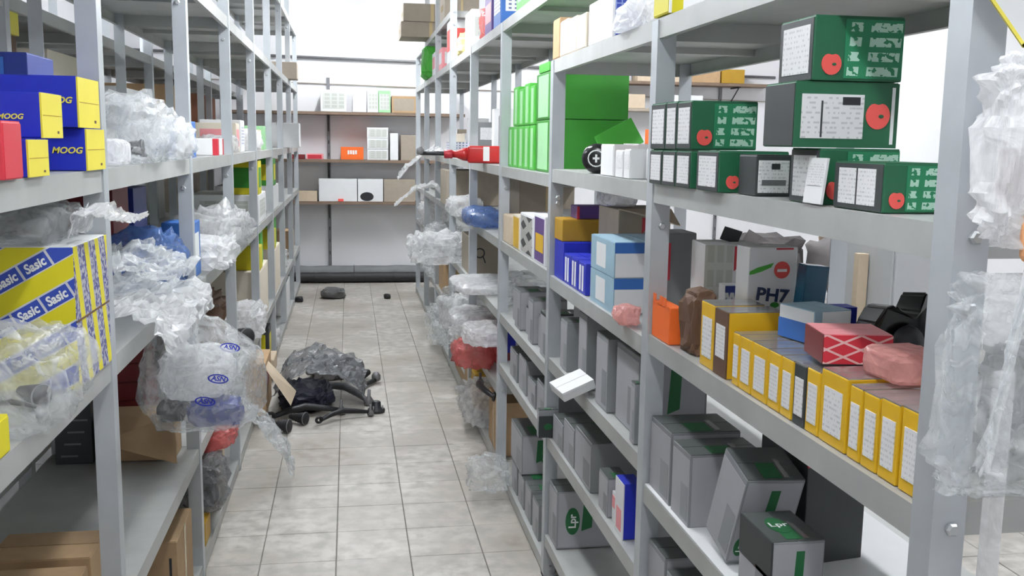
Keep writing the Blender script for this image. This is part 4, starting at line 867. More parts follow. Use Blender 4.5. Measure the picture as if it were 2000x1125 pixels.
o = carton('red_white_packet', 'white carton with two red side stripes against the third post', -0.66, -0.545, 4.36, 4.56, 1.53, 1.60, white_card, 'carton')
for u in (0.0, 0.82): panel(o, '-y', u, u + 0.18, 0, 1, red, 'red_stripe', 0.0014); panel(o, '+x', u, u + 0.18, 0, 1, red, 'red_stripe', 0.0014)
# shelf top 1.10 : banded yellow carton
o = carton('banded_carton', 'big yellow and blue banded carton with repeated lettering', -0.93, -0.535, 2.04, 2.31, 1.10, 1.385, white_card, 'carton', None, (0, 0, 0))
panel(o, '-y', 0, 1, 0, 1, bands, 'banded_print', 0.001); panel(o, '+x', 0, 1, 0, 1, sidebands, 'striped_end', 0.001)
for n in range(-3, 4):
    for m in range(0, 9):
        pe, al = (n + 0.735) * 0.074, (m + 0.54) * 0.062
        fx, fz = al * 0.866 - pe * 0.5, al * 0.5 + pe * 0.866
        if 0.15 < fx < 0.37 and 0.02 < fz < 0.265: letters(o, '-y', 'Sasic', fx / 0.395, fz / 0.285, 0.018, white_ink, rot=R(30), shear=0.15, bold=0.035, width=0.88, proud=0.0022)
panel(o, '+x', 0.0, 1.0, 0.47, 0.485, brown, 'tape_seam', 0.0018)
bag('plastic_bag', 'clear bag spread over the top of the banded carton', (-0.67, 2.15, 1.387), (0.23, 0.28, 0.085), 104, clear, amp=0.22)
sheet('plastic_sleeve', 'pointed clear sleeve jutting from the top of the banded carton', [(-0.545, 1.40), (-0.535, 1.45), (-0.50, 1.44), (-0.425, 1.425)], 2.05, 2.22, 105, milky, amp=0.02)
bag('plastic_bag', 'clear bag of dark parts in front of the banded carton', (-0.585, 1.83, 1.101), (0.19, 0.34, 0.165), 106, clear, amp=0.22)
for k, (x, y, s, kd, nm, lab) in enumerate(((-0.59, 1.80, 0.05, 'arm', 'control_arm', 'dark control arm in the bag before the banded carton'), (-0.585, 1.90, 0.042, 'boot', 'rubber_boot', 'rubber boot in the bag before the banded carton'), (-0.61, 1.75, 0.055, 'hub', 'wheel_hub', 'metal hub in the bag before the banded carton'))):
    part_in(nm, lab, (x, y, 1.108), kd, s, 0.9 * k, dark)
o = carton('yellow_box', 'lemon yellow carton at the shelf edge next to the bag of dark parts', -0.60, -0.54, 1.52, 1.64, 1.10, 1.16, lemon, 'carton', end='+x')
# next bay on that shelf
bag('plastic_bag', 'navy blue bag of parts slumped behind the middle post', (-0.68, 3.39, 1.101), (0.26, 0.26, 0.20), 107, wrap_b, amp=0.22)
o = carton('blue_carton', 'blue carton with a white label beside the navy bag of parts', -0.66, -0.55, 3.66, 3.82, 1.10, 1.30, midblue, 'carton'); panel(o, '+x', 0.15, 0.75, 0.3, 0.8, white_card, 'white_label', 0.0014); panel(o, '-y', 0.3, 1, 0.25, 0.75, white_card, 'white_label', 0.0014)
bag('plastic_bag', 'crumpled white bag bulging over the shelf edge below the blue carton', (-0.55, 4.0, 1.101), (0.20, 0.30, 0.12), 108, wrap_w, amp=0.3)
bag('plastic_bag', 'shiny clear bag bunched on the shelf past the crumpled white bag', (-0.60, 4.45, 1.101), (0.24, 0.46, 0.20), 109, milky, amp=0.28)
bag('plastic_bag', 'clear crackled bag on the shelf by the fourth post', (-0.62, 5.2, 1.087), (0.22, 0.6, 0.16), 110, milky, amp=0.28)
sheet('plastic_sheet', 'flat clear plastic sheet hanging over the shelf edge past the banded carton', [(-0.82, 1.115), (-0.70, 1.16), (-0.56, 1.15), (-0.50, 1.13), (-0.44, 1.09), (-0.425, 1.06)], 2.46, 3.20, 111, milky, amp=0.05, ny=30)
sheet('plastic_sheet', 'second glossy clear sheet lying on the first one', [(-0.82, 1.20), (-0.70, 1.24), (-0.57, 1.23), (-0.47, 1.19)], 2.75, 3.22, 112, clear, amp=0.05, ny=30)
for k, (y, h, m1, lab) in enumerate(((2.5, .14, maroon, 'dark red carton at the back of the shelf behind the sheets'), (2.9, .30, grey_card, 'tall grey carton at the back behind the navy bag'), (3.75, .34, maroon, 'maroon carton with pale marks beyond the navy bag'), (4.1, .30, navy, 'navy carton at the back past the maroon carton'))):
    o = carton('parts_carton', lab, -1.02, -0.84, y, y + 0.26, 1.10 if y < 4.8 else 1.087, 1.10 + h, m1, 'carton'); panel(o, '-y', 0.3, 0.7, 0.3, 0.7, white_card, 'pale_mark', 0.0014)
# shelf top 0.50
sack = bag('plastic_bag', 'big clear bag with blue oval prints hanging off the shelf into the aisle', (-0.485, 3.33, 0.655), (0.40, 0.38, 0.32), 113, clear, amp=0.10, boxy=0.75, smooth=True, neck=(-0.3, 0.2, 1))
bag('white_bundle', 'white wrapped bundle inside the big clear bag with oval prints', (-0.50, 3.34, 0.757), (0.22, 0.22, 0.17), 114, wrap_w, 'bundle', amp=0.12)
bag('navy_packet', 'navy blue packet at the bottom of the big clear bag', (-0.445, 3.30, 0.668), (0.17, 0.14, 0.085), 116, navy, 'packet', amp=0.15, boxy=0.45, sub=3)
bag('rubber_bundle', 'dark rubber bundle beside the navy packet in the big clear bag', (-0.585, 3.34, 0.668), (0.09, 0.12, 0.07), 117, rubber, 'bundle', amp=0.2, sub=3)
SZ[sack.name] = (0.30, 0.50, 0.34)
for k, (dx, dz, rr) in enumerate(((0.10, 0.275, -0.15), (0.075, 0.20, -0.1), (0.035, 0.13, -0.15))):
    hit, loc, nor, idx = sack.ray_cast(Vector((dx, -1, dz)), Vector((0, 1, 0)))
    if hit:
        nn = Vector((nor.x * 0.3, -1, nor.z * 0.3)).normalized(); u = Vector((0, 0, 1)).cross(nn).normalized() * -1; u = Vector((1, 0, 0)); v = nn.cross(u).normalized(); u = v.cross(nn)
        if u.x < 0: u = -u
        if v.z < 0: v = -v
        base = loc + nn * 0.006
        pts = [base + u * a + v * b for a, b in ellipse(0, 0, 0.032, 0.015, 24, 0, -0.12)]; inn = [base + u * a + v * b for a, b in ellipse(0, 0, 0.027, 0.011, 24, 0, -0.12)]
        n = len(pts); obj_from('oval_print', [tuple(p) for p in pts + inn], [(i, (i + 1) % n, n + (i + 1) % n, n + i) for i in range(n)], blue, sack)
        vs, fs = text_mesh('ASN', 0.2, 0.03); obj_from('lettering', [tuple(base + u * (p.x * 0.022 - p.y * -0.002) + v * (p.y * 0.022 - p.x * 0.0026)) for p in vs], fs, blue, sack)
for k in range(5):
    carton('red_package', ORD[k] + ' dark red flat carton from the bottom of the pile behind the big clear bag', -1.0, -0.76, 3.72, 4.05, 0.502 + 0.069 * k, 0.569 + 0.069 * k, maroon, 'carton', 'dark red cartons behind the bag', (0, 0, R(2 * k)), end='+x')
o = carton('cardboard_box', 'open tan carton with a sloping flap on the low shelf', -0.85, -0.60, 3.43, 3.57, 0.502, 0.66, card, 'cardboard box', top=False); obj_from('open_flap', [(-0.125, -0.07, 0.158), (0.125, -0.07, 0.158), (0.15, -0.18, 0.02), (-0.10, -0.18, 0.10), (-0.125, -0.068, 0.158), (0.125, -0.068, 0.158), (0.15, -0.178, 0.02), (-0.10, -0.178, 0.10)], [(0, 1, 2, 3), (7, 6, 5, 4), (2, 3, 7, 6)], card, o)
o = carton('dark_carton', 'black carton with scratched pale streaks on the low shelf', -0.985, -0.865, 3.42, 3.54, 0.502, 0.71, grey_dark, 'carton')
for k in range(4): panel(o, '-y', 0.15 + 0.1 * k, 0.6 + 0.1 * k, 0.12 + 0.2 * k, 0.15 + 0.2 * k, greymetal, 'scratch', 0.0012)
part_in('brake_caliper', 'dark brown caliper part at the low shelf end by the rack post', (-0.95, 2.50, 0.502), 'hub', 0.14, 0.3, brown)
# low far bays of the left rack
def fill(lab, x0, x1, y0, y1, z0, z1, m1, m2=None, mark=None):
    o = carton('parts_carton', lab, x0, x1, y0, y1, z0, z1, m1, 'carton', end='+x')
    if m2: panel(o, '+x', 0.15, 0.85, 0.2, 0.8, m2, 'printed_end', 0.0018); panel(o, '-y', 0.15, 0.85, 0.2, 0.8, m2, 'printed_side', 0.0018)
    return o
fill('lemon and green carton, lower of a pair on the low shelf of the far bays', -0.70, -0.545, 6.22, 6.40, 0.80, 0.945, lemon)
fill('green carton standing on the lemon carton', -0.70, -0.56, 6.45, 6.62, 0.80, 1.03, green_br)
fill('long pale carton supporting the lemon and green cartons', -0.95, -0.545, 6.15, 6.80, 0.462, 0.798, cream_card)
fill('second lemon carton further along the low shelf', -0.70, -0.545, 7.42, 7.60, 0.80, 0.945, lemon)
fill('second green carton standing behind the second lemon carton', -0.70, -0.56, 7.66, 7.86, 0.80, 1.02, green_br)
fill('long pale carton under the second lemon carton', -0.95, -0.545, 7.38, 8.0, 0.462, 0.798, cream_card)
fill('lemon carton under the middle shelf in the far bays', -0.72, -0.545, 6.22, 6.44, 1.265, 1.47, lemon, green_md)
fill('pale carton beneath the lemon carton under the middle shelf', -0.95, -0.545, 6.2, 6.75, 1.087, 1.263, white_card, grid_grey)
fill('green and lemon carton under the middle shelf, one bay farther', -0.72, -0.545, 7.45, 7.70, 1.265, 1.46, green_md, lemon)
fill('pale carton under the green and lemon carton', -0.95, -0.545, 7.42, 7.98, 1.087, 1.263, white_card)
fill('cream carton on the middle shelf past the white carton with red stripes', -0.78, -0.57, 5.30, 5.46, 1.53, 1.68, cream_card, pink)
fill('white checked carton on the middle shelf of the left rack', -0.78, -0.57, 5.52, 5.72, 1.53, 1.70, white_card, grid_white)
fill('pale green carton on the middle shelf near the far posts', -0.75, -0.57, 7.0, 7.18, 1.53, 1.69, green_pale)
fill('tan carton on the middle shelf near the pale green carton', -0.78, -0.57, 6.55, 6.8, 1.53, 1.66, card_pale)
fill('white carton leaning out at the far end of the middle shelf', -0.70, -0.44, 9.2, 9.5, 1.53, 1.75, white_card)
fill('tan carton on the low shelf near the back wall', -0.75, -0.55, 9.83, 10.1, 0.462, 0.72, card)
fill('brown carton near the top shelf end by the back wall', -0.70, -0.46, 9.40, 9.68, 2.151, 2.30, card_grey)
bag('plastic_bag', 'pale blue-grey bag of small parts on the middle shelf', (-0.63, 5.06, 1.531), (0.18, 0.38, 0.09), 121, milky, amp=0.25)
bag('plastic_bag', 'whitish crumpled bag on the middle shelf before the pale green carton', (-0.63, 6.31, 1.531), (0.2, 0.38, 0.13), 122, wrap_w, amp=0.25)
bag('plastic_bag', 'white crumpled bag low on the shelf with a black cap beside it', (-0.60, 5.75, 0.502), (0.24, 0.5, 0.16), 123, wrap_w, amp=0.25)
part_in('rubber_boot', 'black boot poking out above the white crumpled bag on the low shelf', (-0.60, 5.40, 0.502), 'boot', 0.10, 0.8)
bag('plastic_bag', 'brown-grey bundle of parts on the low shelf behind the clear bags', (-0.80, 5.2, 0.502), (0.30, 0.6, 0.35), 124, brown, 'bundle', amp=0.2)
bag('plastic_bag', 'grey bag on the low shelf near the back wall', (-0.68, 8.98, 0.462), (0.25, 0.6, 0.2), 125, milky, amp=0.25)
# bottom shelf of the left rack
o = carton('cardboard_box', 'brown cardboard carton on the bottom shelf beside the aisle', -0.80, -0.55, 3.12, 3.42, 0.061, 0.33, card, 'cardboard box'); panel(o, '-y', 0.3, 0.8, 0.4, 0.5, red, 'red_print', 0.0012); panel(o, '+x', 0.45, 0.55, 0, 1, tape_m, 'tape', 0.0012); panel(o, '-y', 0.9, 0.93, 0.3, 0.8, black_ink, 'handle_slot', 0.0012)
o = carton('cardboard_box', 'yellowish cardboard carton on the bottom shelf past the black bag', -0.68, -0.55, 3.72, 3.86, 0.061, 0.15, mustard, 'cardboard box')
o = carton('cardboard_box', 'long tan carton with a label and blue print by the thick rack post', -0.83, -0.60, 2.10, 2.28, 0.502, 0.625, card, 'cardboard box'); panel(o, '-y', 0.15, 0.85, 0.1, 0.6, label_print, 'paper_label', 0.0012); panel(o, '-y', 0.6, 0.68, 0.15, 0.55, navy, 'blue_mark', 0.0018)
o = carton('cardboard_box', 'darker brown carton behind the long tan carton', -0.86, -0.62, 2.385, 2.56, 0.502, 0.60, card, 'cardboard box')
bag('black_bag', 'glossy black bag of parts on the bottom shelf at the aisle edge', (-0.57, 3.92, 0.152), (0.15, 0.26, 0.22), 126, wrap_k, amp=0.2)
bag('black_pad', 'black rubber bundle inside the glossy black bag', (-0.57, 3.92, 0.165), (0.08, 0.15, 0.13), 127, rubber, 'bundle', amp=0.2)
sheet('plastic_sheet', 'clear plastic sheet trailing out across the floor from the bottom shelf', [(-0.62, 0.40), (-0.50, 0.40), (-0.38, 0.30), (-0.30, 0.20), (-0.26, 0.08)], 4.32, 4.60, 128, clear, amp=0.04)
bag('red_bundle', 'red and clear wrapped bundle above the glossy black bag', (-0.56, 4.12, 0.352), (0.17, 0.32, 0.085), 129, wrap_r, 'bundle', amp=0.25)
o = carton('pale_support', 'pale folded carton under the red wrapped bundle', -0.66, -0.545, 4.10, 4.30, 0.061, 0.34, card_pale, 'carton')
o = carton('cardboard_box', 'opened brown carton with a raised flap beside the floor pile', -0.74, -0.47, 5.55, 5.95, 0.061, 0.36, card, 'cardboard box', top=False); panel(o, '+x', 0.2, 0.5, 0.5, 0.8, red, 'red_print', 0.0012); panel(o, '-y', 0.2, 0.6, 0.2, 0.7, label_print, 'paper_label', 0.0012)
obj_from('open_flap', [(0.135, -0.20, 0.27), (0.135, 0.0, 0.27), (0.29, 0.02, 0.08), (0.27, -0.19, 0.05), (0.133, -0.20, 0.275), (0.133, 0.0, 0.275), (0.288, 0.02, 0.085), (0.268, -0.19, 0.055)], [(0, 1, 2, 3), (7, 6, 5, 4), (2, 3, 7, 6), (0, 3, 7, 4)], card_pale, o)
fill('small tan carton on the bottom shelf past the opened brown carton', -0.68, -0.50, 6.55, 6.85, 0.061, 0.16, card_pale)
fill('dark olive carton on the bottom shelf by the fifth post', -0.72, -0.56, 6.95, 7.15, 0.061, 0.30, grey_dark, lemon)
fill('pale carton on the bottom shelf near the back', -0.72, -0.55, 8.8, 9.3, 0.061, 0.35, white_card)
bag('plastic_bag', 'small white bag on the bottom shelf by the fifth post', (-0.60, 7.5, 0.061), (0.16, 0.3, 0.12), 130, wrap_w, amp=0.25)
# boxes on the back-to-back rack and the upper left shelves
bk = [('long white carton with a slanted edge on the rear rack', -1.58, -1.16, 4.3, 5.1, 1.621, 1.80, white_card), ('white carton standing on the long white carton of the rear rack', -1.58, -1.2, 4.35, 5.0, 1.801, 1.95, cream_card), ('grey-white carton on the rear rack behind the thick posts', -1.58, -1.16, 5.4, 6.2, 1.621, 1.86, white_card), ('dark blue carton on the rear rack next to the grey-white one', -1.58, -1.2, 3.75, 4.0, 1.621, 1.75, navy), ('brown carton on the rear rack by the reddish carton', -1.58, -1.16, 6.9, 7.5, 1.621, 1.95, card), ('reddish brown carton far along the rear rack', -1.58, -1.16, 8.2, 9.2, 1.621, 1.95, mat('red_brown_card', (0.25, 0.10, 0.06), 0.8)),
      ('brown carton high on the rear rack', -1.58, -1.16, 2.8, 3.5, 2.062, 2.30, brown), ('grey carton low on the rear rack', -1.58, -1.16, 3.8, 4.7, 1.102, 1.42, grey_card), ('maroon carton low on the rear rack', -1.58, -1.16, 4.9, 5.4, 1.102, 1.35, maroon), ('dark carton on the rear rack near its front end', -1.58, -1.16, 2.45, 3.3, 1.102, 1.45, grey_dark), ('brown carton at the bottom of the rear rack', -1.58, -1.16, 3.3, 4.4, 0.502, 0.9, brown), ('dark carton at the bottom of the rear rack', -1.58, -1.16, 4.6, 5.6, 0.502, 0.88, grey_dark), ('grey carton at the bottom of the rear rack, far part', -1.58, -1.16, 6.0, 7.2, 0.502, 0.85, card_grey), ('white carton beside the maroon carton on the rear rack', -1.58, -1.16, 5.6, 6.6, 1.102, 1.4, white_card), ('pale grey carton far along the rear rack', -1.58, -1.16, 7.0, 9.0, 1.102, 1.45, card_grey)]
for lab, *b, m1 in bk:
    o = carton('storage_carton', lab, *b, m1, 'carton', end='-x'); panel(o, '-y', 0.3, 0.7, 0.3, 0.7, label_print, 'paper_label', 0.0014)
o = carton('banded_carton', 'yellow and purple carton on the rear rack seen beside the thick post', -1.12 - 0.34, -1.12, 3.62, 3.74, 1.94, 2.03, yellow, 'carton'); panel(o, '-y', 0, 1, 0.6, 1, white_card, 'white_top', 0.0014); panel(o, '-y', 0.0, 0.06, 0, 1, purple, 'purple_edge', 0.0018)
o = carton('storage_carton', 'dark carton under the yellow and purple carton', -1.5, -1.13, 3.62, 3.735, 1.621, 1.938, brown, 'carton')

# ------------------------------------------------------------------ back wall
WB = 11.55
bm = bmesh.new(); bm_tube(bm, [(-2.6, WB - 0.03, 2.55), (5.1, WB - 0.03, 2.43)], 0.016, 8); p = obj_bm('wall_pipe', bm, greymetal, None, True); tag(p, 'grey pipe running along the white back wall', 'pipe')
bm = bmesh.new(); bm_tube(bm, [(-2.6, WB - 0.015, 2.27), (5.1, WB - 0.015, 2.14)], 0.006, 6); p = obj_bm('wall_cable', bm, card_grey, None, True); tag(p, 'thin grey cable clipped to the white back wall', 'cable')
def wall_shelf(label, x0, x1, z, rails, m=wood, d=0.32):
    e = empty('wall_shelf', ((x0 + x1) / 2, WB, z)); tag(e, label, 'shelf'); c = (x0 + x1) / 2
    bm = bmesh.new(); bm_box(bm, x0 - c, x1 - c, -d, -0.002, -0.032, 0.0, 0.003); obj_bm('shelf_board', bm, m, e)
    for x in rails:
        bm = bmesh.new(); bm_box(bm, x - c - 0.012, x - c + 0.012, -d + 0.03, -0.026, -0.05, -0.034); bm_tube(bm, [(x - c, -d + 0.06, -0.05), (x - c, -0.03, -0.20)], 0.008, 6); obj_bm('bracket', bm, dark, e)
    return e
wall_shelf('highest brown wall shelf on the back wall with pale spotted cartons', -1.3, 1.3, 1.915, (-0.22, 0.9))
wall_shelf('middle brown wall shelf on the back wall holding the orange carton', -1.3, 1.3, 1.39, (-0.22, 0.9))
wall_shelf('lowest brown wall shelf on the back wall with white cartons', -1.3, 1.3, 0.925, (-0.22, 0.9))
wall_shelf('brown wall shelf on the back wall beyond the rack of green cartons', 2.2, 4.95, 2.33, (2.6, 4.55))
for k, (x, lab) in enumerate(((-0.22, 'slotted steel rail screwed to the back wall behind the wall shelves'), (0.9, 'slotted steel rail hidden behind the metal rack on the back wall'), (4.42, 'slotted steel rail on the back wall beyond the blue film pack'), (2.6, 'slotted steel rail on the back wall beyond the big leaf green cartons'))):
    bm = bmesh.new(); bm_box(bm, x - 0.018, x + 0.018, WB - 0.024, WB - 0.001, 0.16, 2.30); p = obj_bm('wall_rail', bm, greymetal); tag(p, lab, 'rail')
    bm = bmesh.new()
    for z in range(14): bm_box(bm, x - 0.005, x + 0.005, WB - 0.0255, WB - 0.0235, 0.3 + z * 0.14, 0.34 + z * 0.14)
    obj_bm('slot_row', bm, dark, p)
def wb(name, lab, x0, x1, z0, h, m1, m2=None, d=0.22, split=0):
    o = carton(name, lab, x0, x1, WB - 0.30, WB - 0.30 + d, z0 + 0.001, z0 + h, m1, 'carton')
    if m2: panel(o, '-y', 0.08, 0.92, 0.12, 0.85, m2, 'printed_side', 0.0016)
    return o
wb('spotted_carton', 'pale spotted carton by the slotted rail on the highest wall shelf', -0.30, -0.02, 1.915, 0.235, white_card, grid_grey)
wb('spotted_carton', 'two-tone pale carton second on the highest wall shelf', 0.05, 0.20, 1.915, 0.24, white_card)
wb('spotted_carton', 'pale greenish carton in the middle of the highest wall shelf', 0.21, 0.33, 1.915, 0.24, white_card, grid_grey)
wb('spotted_carton', 'pale green dotted carton beside the brown one on the highest wall shelf', 0.335, 0.465, 1.915, 0.24, green_pale, grid_grey)
wb('brown_carton', 'brown carton with pale top on the highest wall shelf', 0.48, 0.75, 1.915, 0.185, card, card_grey)
wb('brown_carton', 'white carton on the highest wall shelf past the brown one', 0.80, 1.2, 1.915, 0.25, white_card)
o = wb('orange_carton', 'orange carton with pale lettering marks on the middle wall shelf', -0.085, 0.165, 1.39, 0.14, orange)
for k in range(4): panel(o, '-y', 0.30 + 0.11 * k, 0.38 + 0.11 * k, 0.42 + 0.02 * (k % 2), 0.75, white_ink, 'white_mark', 0.0014)
for k in range(3): wb('spotted_carton', ('bottom', 'middle', 'top')[k] + ' pale spotted carton of the stack on the middle wall shelf', 0.205, 0.44, 1.39 + 0.12 * k, 0.118, white_card, grid_grey)['group'] = 'stack on the middle wall shelf'
wb('brown_carton', 'brown carton in a dark frame on the middle wall shelf', 0.58, 0.80, 1.39, 0.28, card_grey)
o = wb('white_carton', 'pale grey carton standing between the spotted stack and the brown carton', 0.46, 0.55, 1.39, 0.30, white_card)
wb('red_packet', 'small red and white packet on the middle wall shelf by the left rack', -0.46, -0.28, 1.39, 0.06, pink, red)
wb('maroon_packet', 'flat maroon packet beside the small red and white packet', -0.62, -0.48, 1.39, 0.05, maroon)
wb('white_carton', 'wide white carton with yellow base band on the lowest wall shelf', -0.33, 0.09, 0.925, 0.25, white_card)
o = wb('white_carton', 'white carton with a dark round mark on the lowest wall shelf', 0.10, 0.38, 0.925, 0.25, white_card); poly_panel(o, '-y', ellipse(0.10, 0.055, 0.075, 0.05), dark, 'dark_mark')
wb('brown_carton', 'brown carton with stamped marks on the lowest wall shelf', 0.39, 0.74, 0.925, 0.25, card_grey)
wb('tan_packet', 'tan carton with a dark sloped lid on the lowest wall shelf', -0.56, -0.35, 0.925, 0.11, card_pale)
wb('orange_packet', 'small red-orange packet at the rail on the lowest wall shelf', -0.12, -0.06, 0.925 - 0.0, 0.03, coral, d=0.02).location.y = WB - 0.31
for k, (x0, x1, h, m1, lab) in enumerate(((3.9, 4.3, .14, card, 'brown carton on the wall shelf beyond the green cartons'), (4.32, 4.6, .16, mustard, 'mustard carton on the wall shelf beyond the green cartons'), (3.3, 3.8, .12, card_pale, 'pale carton on the wall shelf beyond the green cartons'), (2.5, 3.0, .2, card_pale, 'pale tan carton on the wall shelf behind the near metal post'))):
    wb('brown_carton', lab, x0, x1, 2.33, h, m1)
wall_shelf('lower brown wall shelf under the shelf of brown and mustard cartons', 2.2, 4.4, 2.02, (2.6,), card_grey)
for k, (x0, x1, lab) in enumerate(((3.0, 3.4, 'tan carton on the lower wall shelf behind the green cartons'), (3.75, 4.1, 'white carton on the lower wall shelf behind the green cartons'))):
    wb('brown_carton', lab, x0, x1, 2.02, 0.16, card_pale if k == 0 else white_card)
e = empty('wall_frame', (4.70, WB, 1.75)); tag(e, 'small grey metal frame fixed to the back wall by the green cartons', 'frame')
bm = bmesh.new(); bm_box(bm, -0.16, 0.14, -0.05, -0.002, -0.02, 0.0); bm_box(bm, -0.16, 0.14, -0.05, -0.002, 0.36, 0.38); bm_box(bm, -0.02, 0.02, -0.04, -0.002, 0.0, 0.36); obj_bm('frame_bar', bm, greymetal, e)
# rolls along the foot of the back wall
for k, (y, z, r, x0, x1, m1, lab) in enumerate(((11.45, 0.09, 0.085, -1.2, 1.3, mat('roll_grey', (0.16, 0.165, 0.17), 0.6, 0, 0.3, 6), 'thick grey roll lying along the foot of the back wall'), (11.30, 0.06, 0.055, -0.8, 0.9, rubber, 'thin black roll lying in front of the thick grey roll'))):
    bm = bmesh.new(); n = 20
    bm_tube(bm, [(x0 + (x1 - x0) * i / n, y + 0.012 * noise.noise(Vector((i * .7, k, 0))), z + 0.004) for i in range(n + 1)], [r * (1 + 0.12 * noise.noise(Vector((i * .9, k + 3, 0)))) for i in range(n + 1)], 14)
    o = obj_bm('floor_roll', bm, m1, None, True); tag(o, lab, 'roll')
    bm = bmesh.new()
    for x in (x0 + 0.4, (x0 + x1) / 2, x1 - 0.4): bm_ring(bm, (x, y, z + 0.004), (1, 0, 0), r * 1.05, 0.004, 16, 6)
    obj_bm('tie_band', bm, dark, o)
bag('grey_lump', 'dark grey crumpled lump on the tiles near the back wall', (-0.17, 10.2, 0.001), (0.24, 0.22, 0.10), 141, mat('lump_grey', (0.10, 0.10, 0.10), 0.7, 0, 0.4, 14), 'rag', amp=0.3, sub=3)
bag('black_crumb', 'small black scrap on the tiles near the back wall', (0.38, 10.1, 0.001), (0.07, 0.06, 0.05), 142, rubber, 'scrap', amp=0.2, sub=3)
bag('black_crumb', 'small grey scrap on the tiles at the foot of the left rack', (-0.50, 9.95, 0.001), (0.08, 0.06, 0.05), 143, dark, 'scrap', amp=0.2, sub=3)

# ------------------------------------------------------------------ pile of car parts on the tiles
sheet('plastic_sheet', 'smoky crumpled plastic sheet spread over the pile of car parts', [(-0.45, 0.10), (-0.38, 0.20), (-0.24, 0.245), (-0.08, 0.21), (0.04, 0.12), (0.09, 0.04)], 5.78, 6.55, 151, wrap_k, amp=0.05, ny=30, nx=30)
bag('dark_bundle', 'navy and black bundle at the heart of the floor pile under the smoky sheet', (-0.27, 5.98, 0.001), (0.30, 0.38, 0.13), 152, mat('navy_black_rubber', (0.02, 0.022, 0.045), 0.5, 0, 0.5, 20), 'bundle', amp=0.3)
bag('grey_boot_bundle', 'dusty grey rubber bundle at the back of the floor pile', (-0.14, 6.72, 0.001), (0.26, 0.24, 0.13), 153, mat('dusty_rubber', (0.13, 0.12, 0.115), 0.7, 0, 0.4, 14), 'bundle', amp=0.35)
FP = [('arm', 'control_arm', 'dark control arm lying at the front of the floor pile', (-0.20, 5.70, 0.003), 0.20, 0.3, 0, dark), ('arm', 'control_arm', 'grey control arm leaning across the right of the floor pile', (-0.02, 6.10, 0.012), 0.24, -0.7, 0.05, greymetal), ('arm', 'control_arm', 'short dark control arm lying loose before the floor pile', (0.02, 5.62, 0.003), 0.16, 0.5, 0, dark), ('boot', 'rubber_boot', 'black rubber boot at the front corner of the floor pile', (-0.34, 5.42, 0.003), 0.075, 1.2, 0, rubber), ('boot', 'rubber_boot', 'grey bellows boot at the back of the floor pile', (0.06, 6.80, 0.003), 0.09, 0.9, 0, greymetal), ('boot', 'rubber_boot', 'black boot at the back right of the floor pile', (0.14, 6.60, 0.003), 0.08, -0.6, 0, rubber), ('rod', 'damper_rod', 'thin black rod beside the floor pile', (0.17, 6.42, 0.003), 0.10, -0.5, 0, rubber), ('hub', 'wheel_hub', 'metal wheel hub under the smoky sheet', (-0.36, 6.36, 0.003), 0.14, 0.2, 0, greymetal), ('boot', 'rubber_boot', 'black boot lying before the carton flap at the floor pile', (-0.25, 5.58, 0.003), 0.07, 1.0, 0, rubber), ('hub', 'wheel_hub', 'small hub at the right end of the floor pile', (0.20, 5.78, 0.003), 0.10, 0.6, 0, dark)]
for kd, nm, lab, c, s, rz, tl, m1 in FP: part_in(nm, lab, (c[0] - 0.05, c[1], c[2]), kd, s, rz, m1, tl)

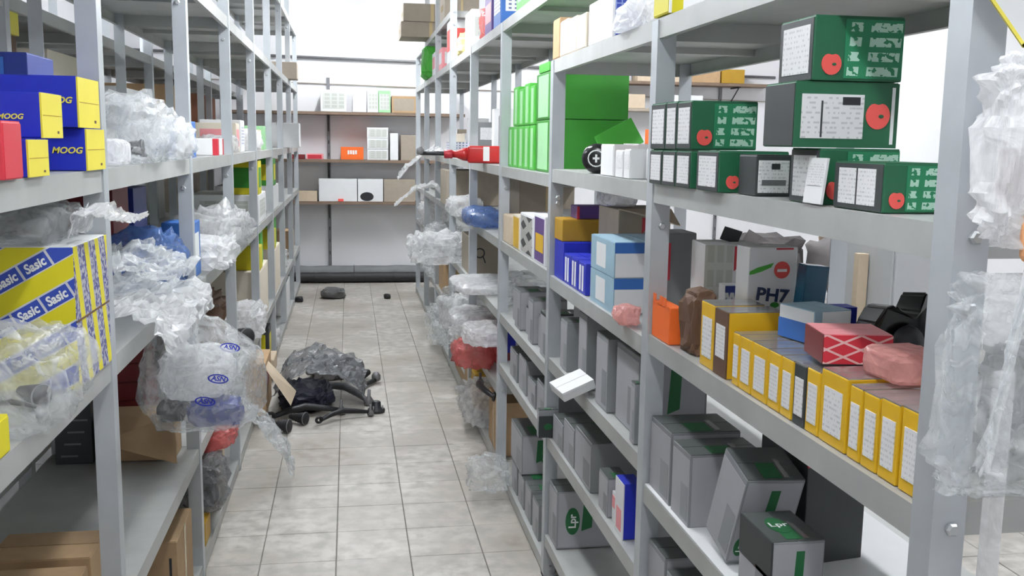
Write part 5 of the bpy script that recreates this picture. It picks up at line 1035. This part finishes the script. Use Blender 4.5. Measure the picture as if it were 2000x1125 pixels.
# ------------------------------------------------------------------ right-hand aisle
o = carton('liner_board', 'pale board lining the shelf under the leaning grey carton', 0.705, 1.15, 1.15, 2.23, 0.7805, 0.784, white_card, 'board', bevel=0.001, top=False)
e = empty('white_chest', (3.6, 6.6, 0)); tag(e, 'low white chest cabinet in the far aisle carrying grey sacks', 'cabinet')
bm = bmesh.new(); bm_box(bm, -1.0, 0.6, -0.5, 0.5, 0.06, 0.60, 0.01); obj_bm('cabinet_body', bm, white_card, e)
bm = bmesh.new(); bm_box(bm, -1.02, 0.62, -0.52, 0.52, 0.602, 0.64, 0.012); obj_bm('cabinet_lid', bm, white_card, e)
for s in (-1, 1):
    bm = bmesh.new(); bm_box(bm, -0.2 + s * 0.7 - 0.03, -0.2 + s * 0.7 + 0.03, -0.4, 0.4, 0, 0.058); obj_bm('cabinet_foot', bm, dark, e)
bm = bmesh.new(); bm_tube(bm, [(-0.1, -0.505, 0.5), (-0.1, -0.53, 0.5), (0.1, -0.53, 0.5), (0.1, -0.505, 0.5)], 0.008, 8); obj_bm('handle', bm, greymetal, e)
bag('grey_sack', 'plump grey sack lying on the white chest beside the pale cabinet', (3.36, 6.3, 0.645), (0.42, 0.5, 0.34), 161, sack_m, 'sack', amp=0.16, smooth=True, sub=3)
bag('grey_sack', 'darker grey sack slumped on the white chest behind the PH 7 carton', (2.88, 6.55, 0.645), (0.50, 0.5, 0.36), 162, mat('dark_sackcloth', (0.10, 0.09, 0.09), 0.8, 0, 0.4, 10, 0.3), 'sack', amp=0.3, sub=3)
bag('grey_sack', 'brown sack behind the plump grey sack', (3.7, 6.75, 0.645), (0.5, 0.4, 0.42), 163, mat('brown_sackcloth', (0.24, 0.16, 0.10), 0.8, 0, 0.3, 10, 0.3), 'sack', amp=0.2, smooth=True, sub=3)
e = empty('grey_cabinet', (2.86, 4.65, 0)); tag(e, 'tall pale grey metal cabinet standing in the far aisle', 'cabinet')
bm = bmesh.new(); bm_box(bm, -0.20, 0.20, -0.15, 0.35, 0.05, 1.15, 0.006); obj_bm('cabinet_body', bm, mat('cabinet_enamel', (0.50, 0.51, 0.53), 0.5, 0, 0.05), e)
bm = bmesh.new(); bm_box(bm, -0.192, 0.192, -0.17, -0.151, 0.07, 1.135, 0.004); obj_bm('cabinet_door', bm, MATS['cabinet_enamel'], e)
bm = bmesh.new(); bm_box(bm, -0.17, -0.15, -0.19, -0.171, 0.55, 0.68, 0.003); obj_bm('handle', bm, greymetal, e)
bm = bmesh.new(); bm_box(bm, -0.19, 0.19, -0.13, 0.33, 0, 0.049); obj_bm('plinth', bm, dark, e)
o = carton('tan_board', 'tan cardboard slab standing against the pale grey cabinet', 2.60, 2.655, 4.72, 4.77, 0.0, 1.06, card_pale, 'board', top=False, bevel=0.002)
carton('wrapped_strip', 'cream plastic-wrapped strip tied along the rack end post', 0.757, 0.778, 1.03, 1.045, 0.98, 1.34, wrap_w, 'strip', bevel=0.006, top=False)
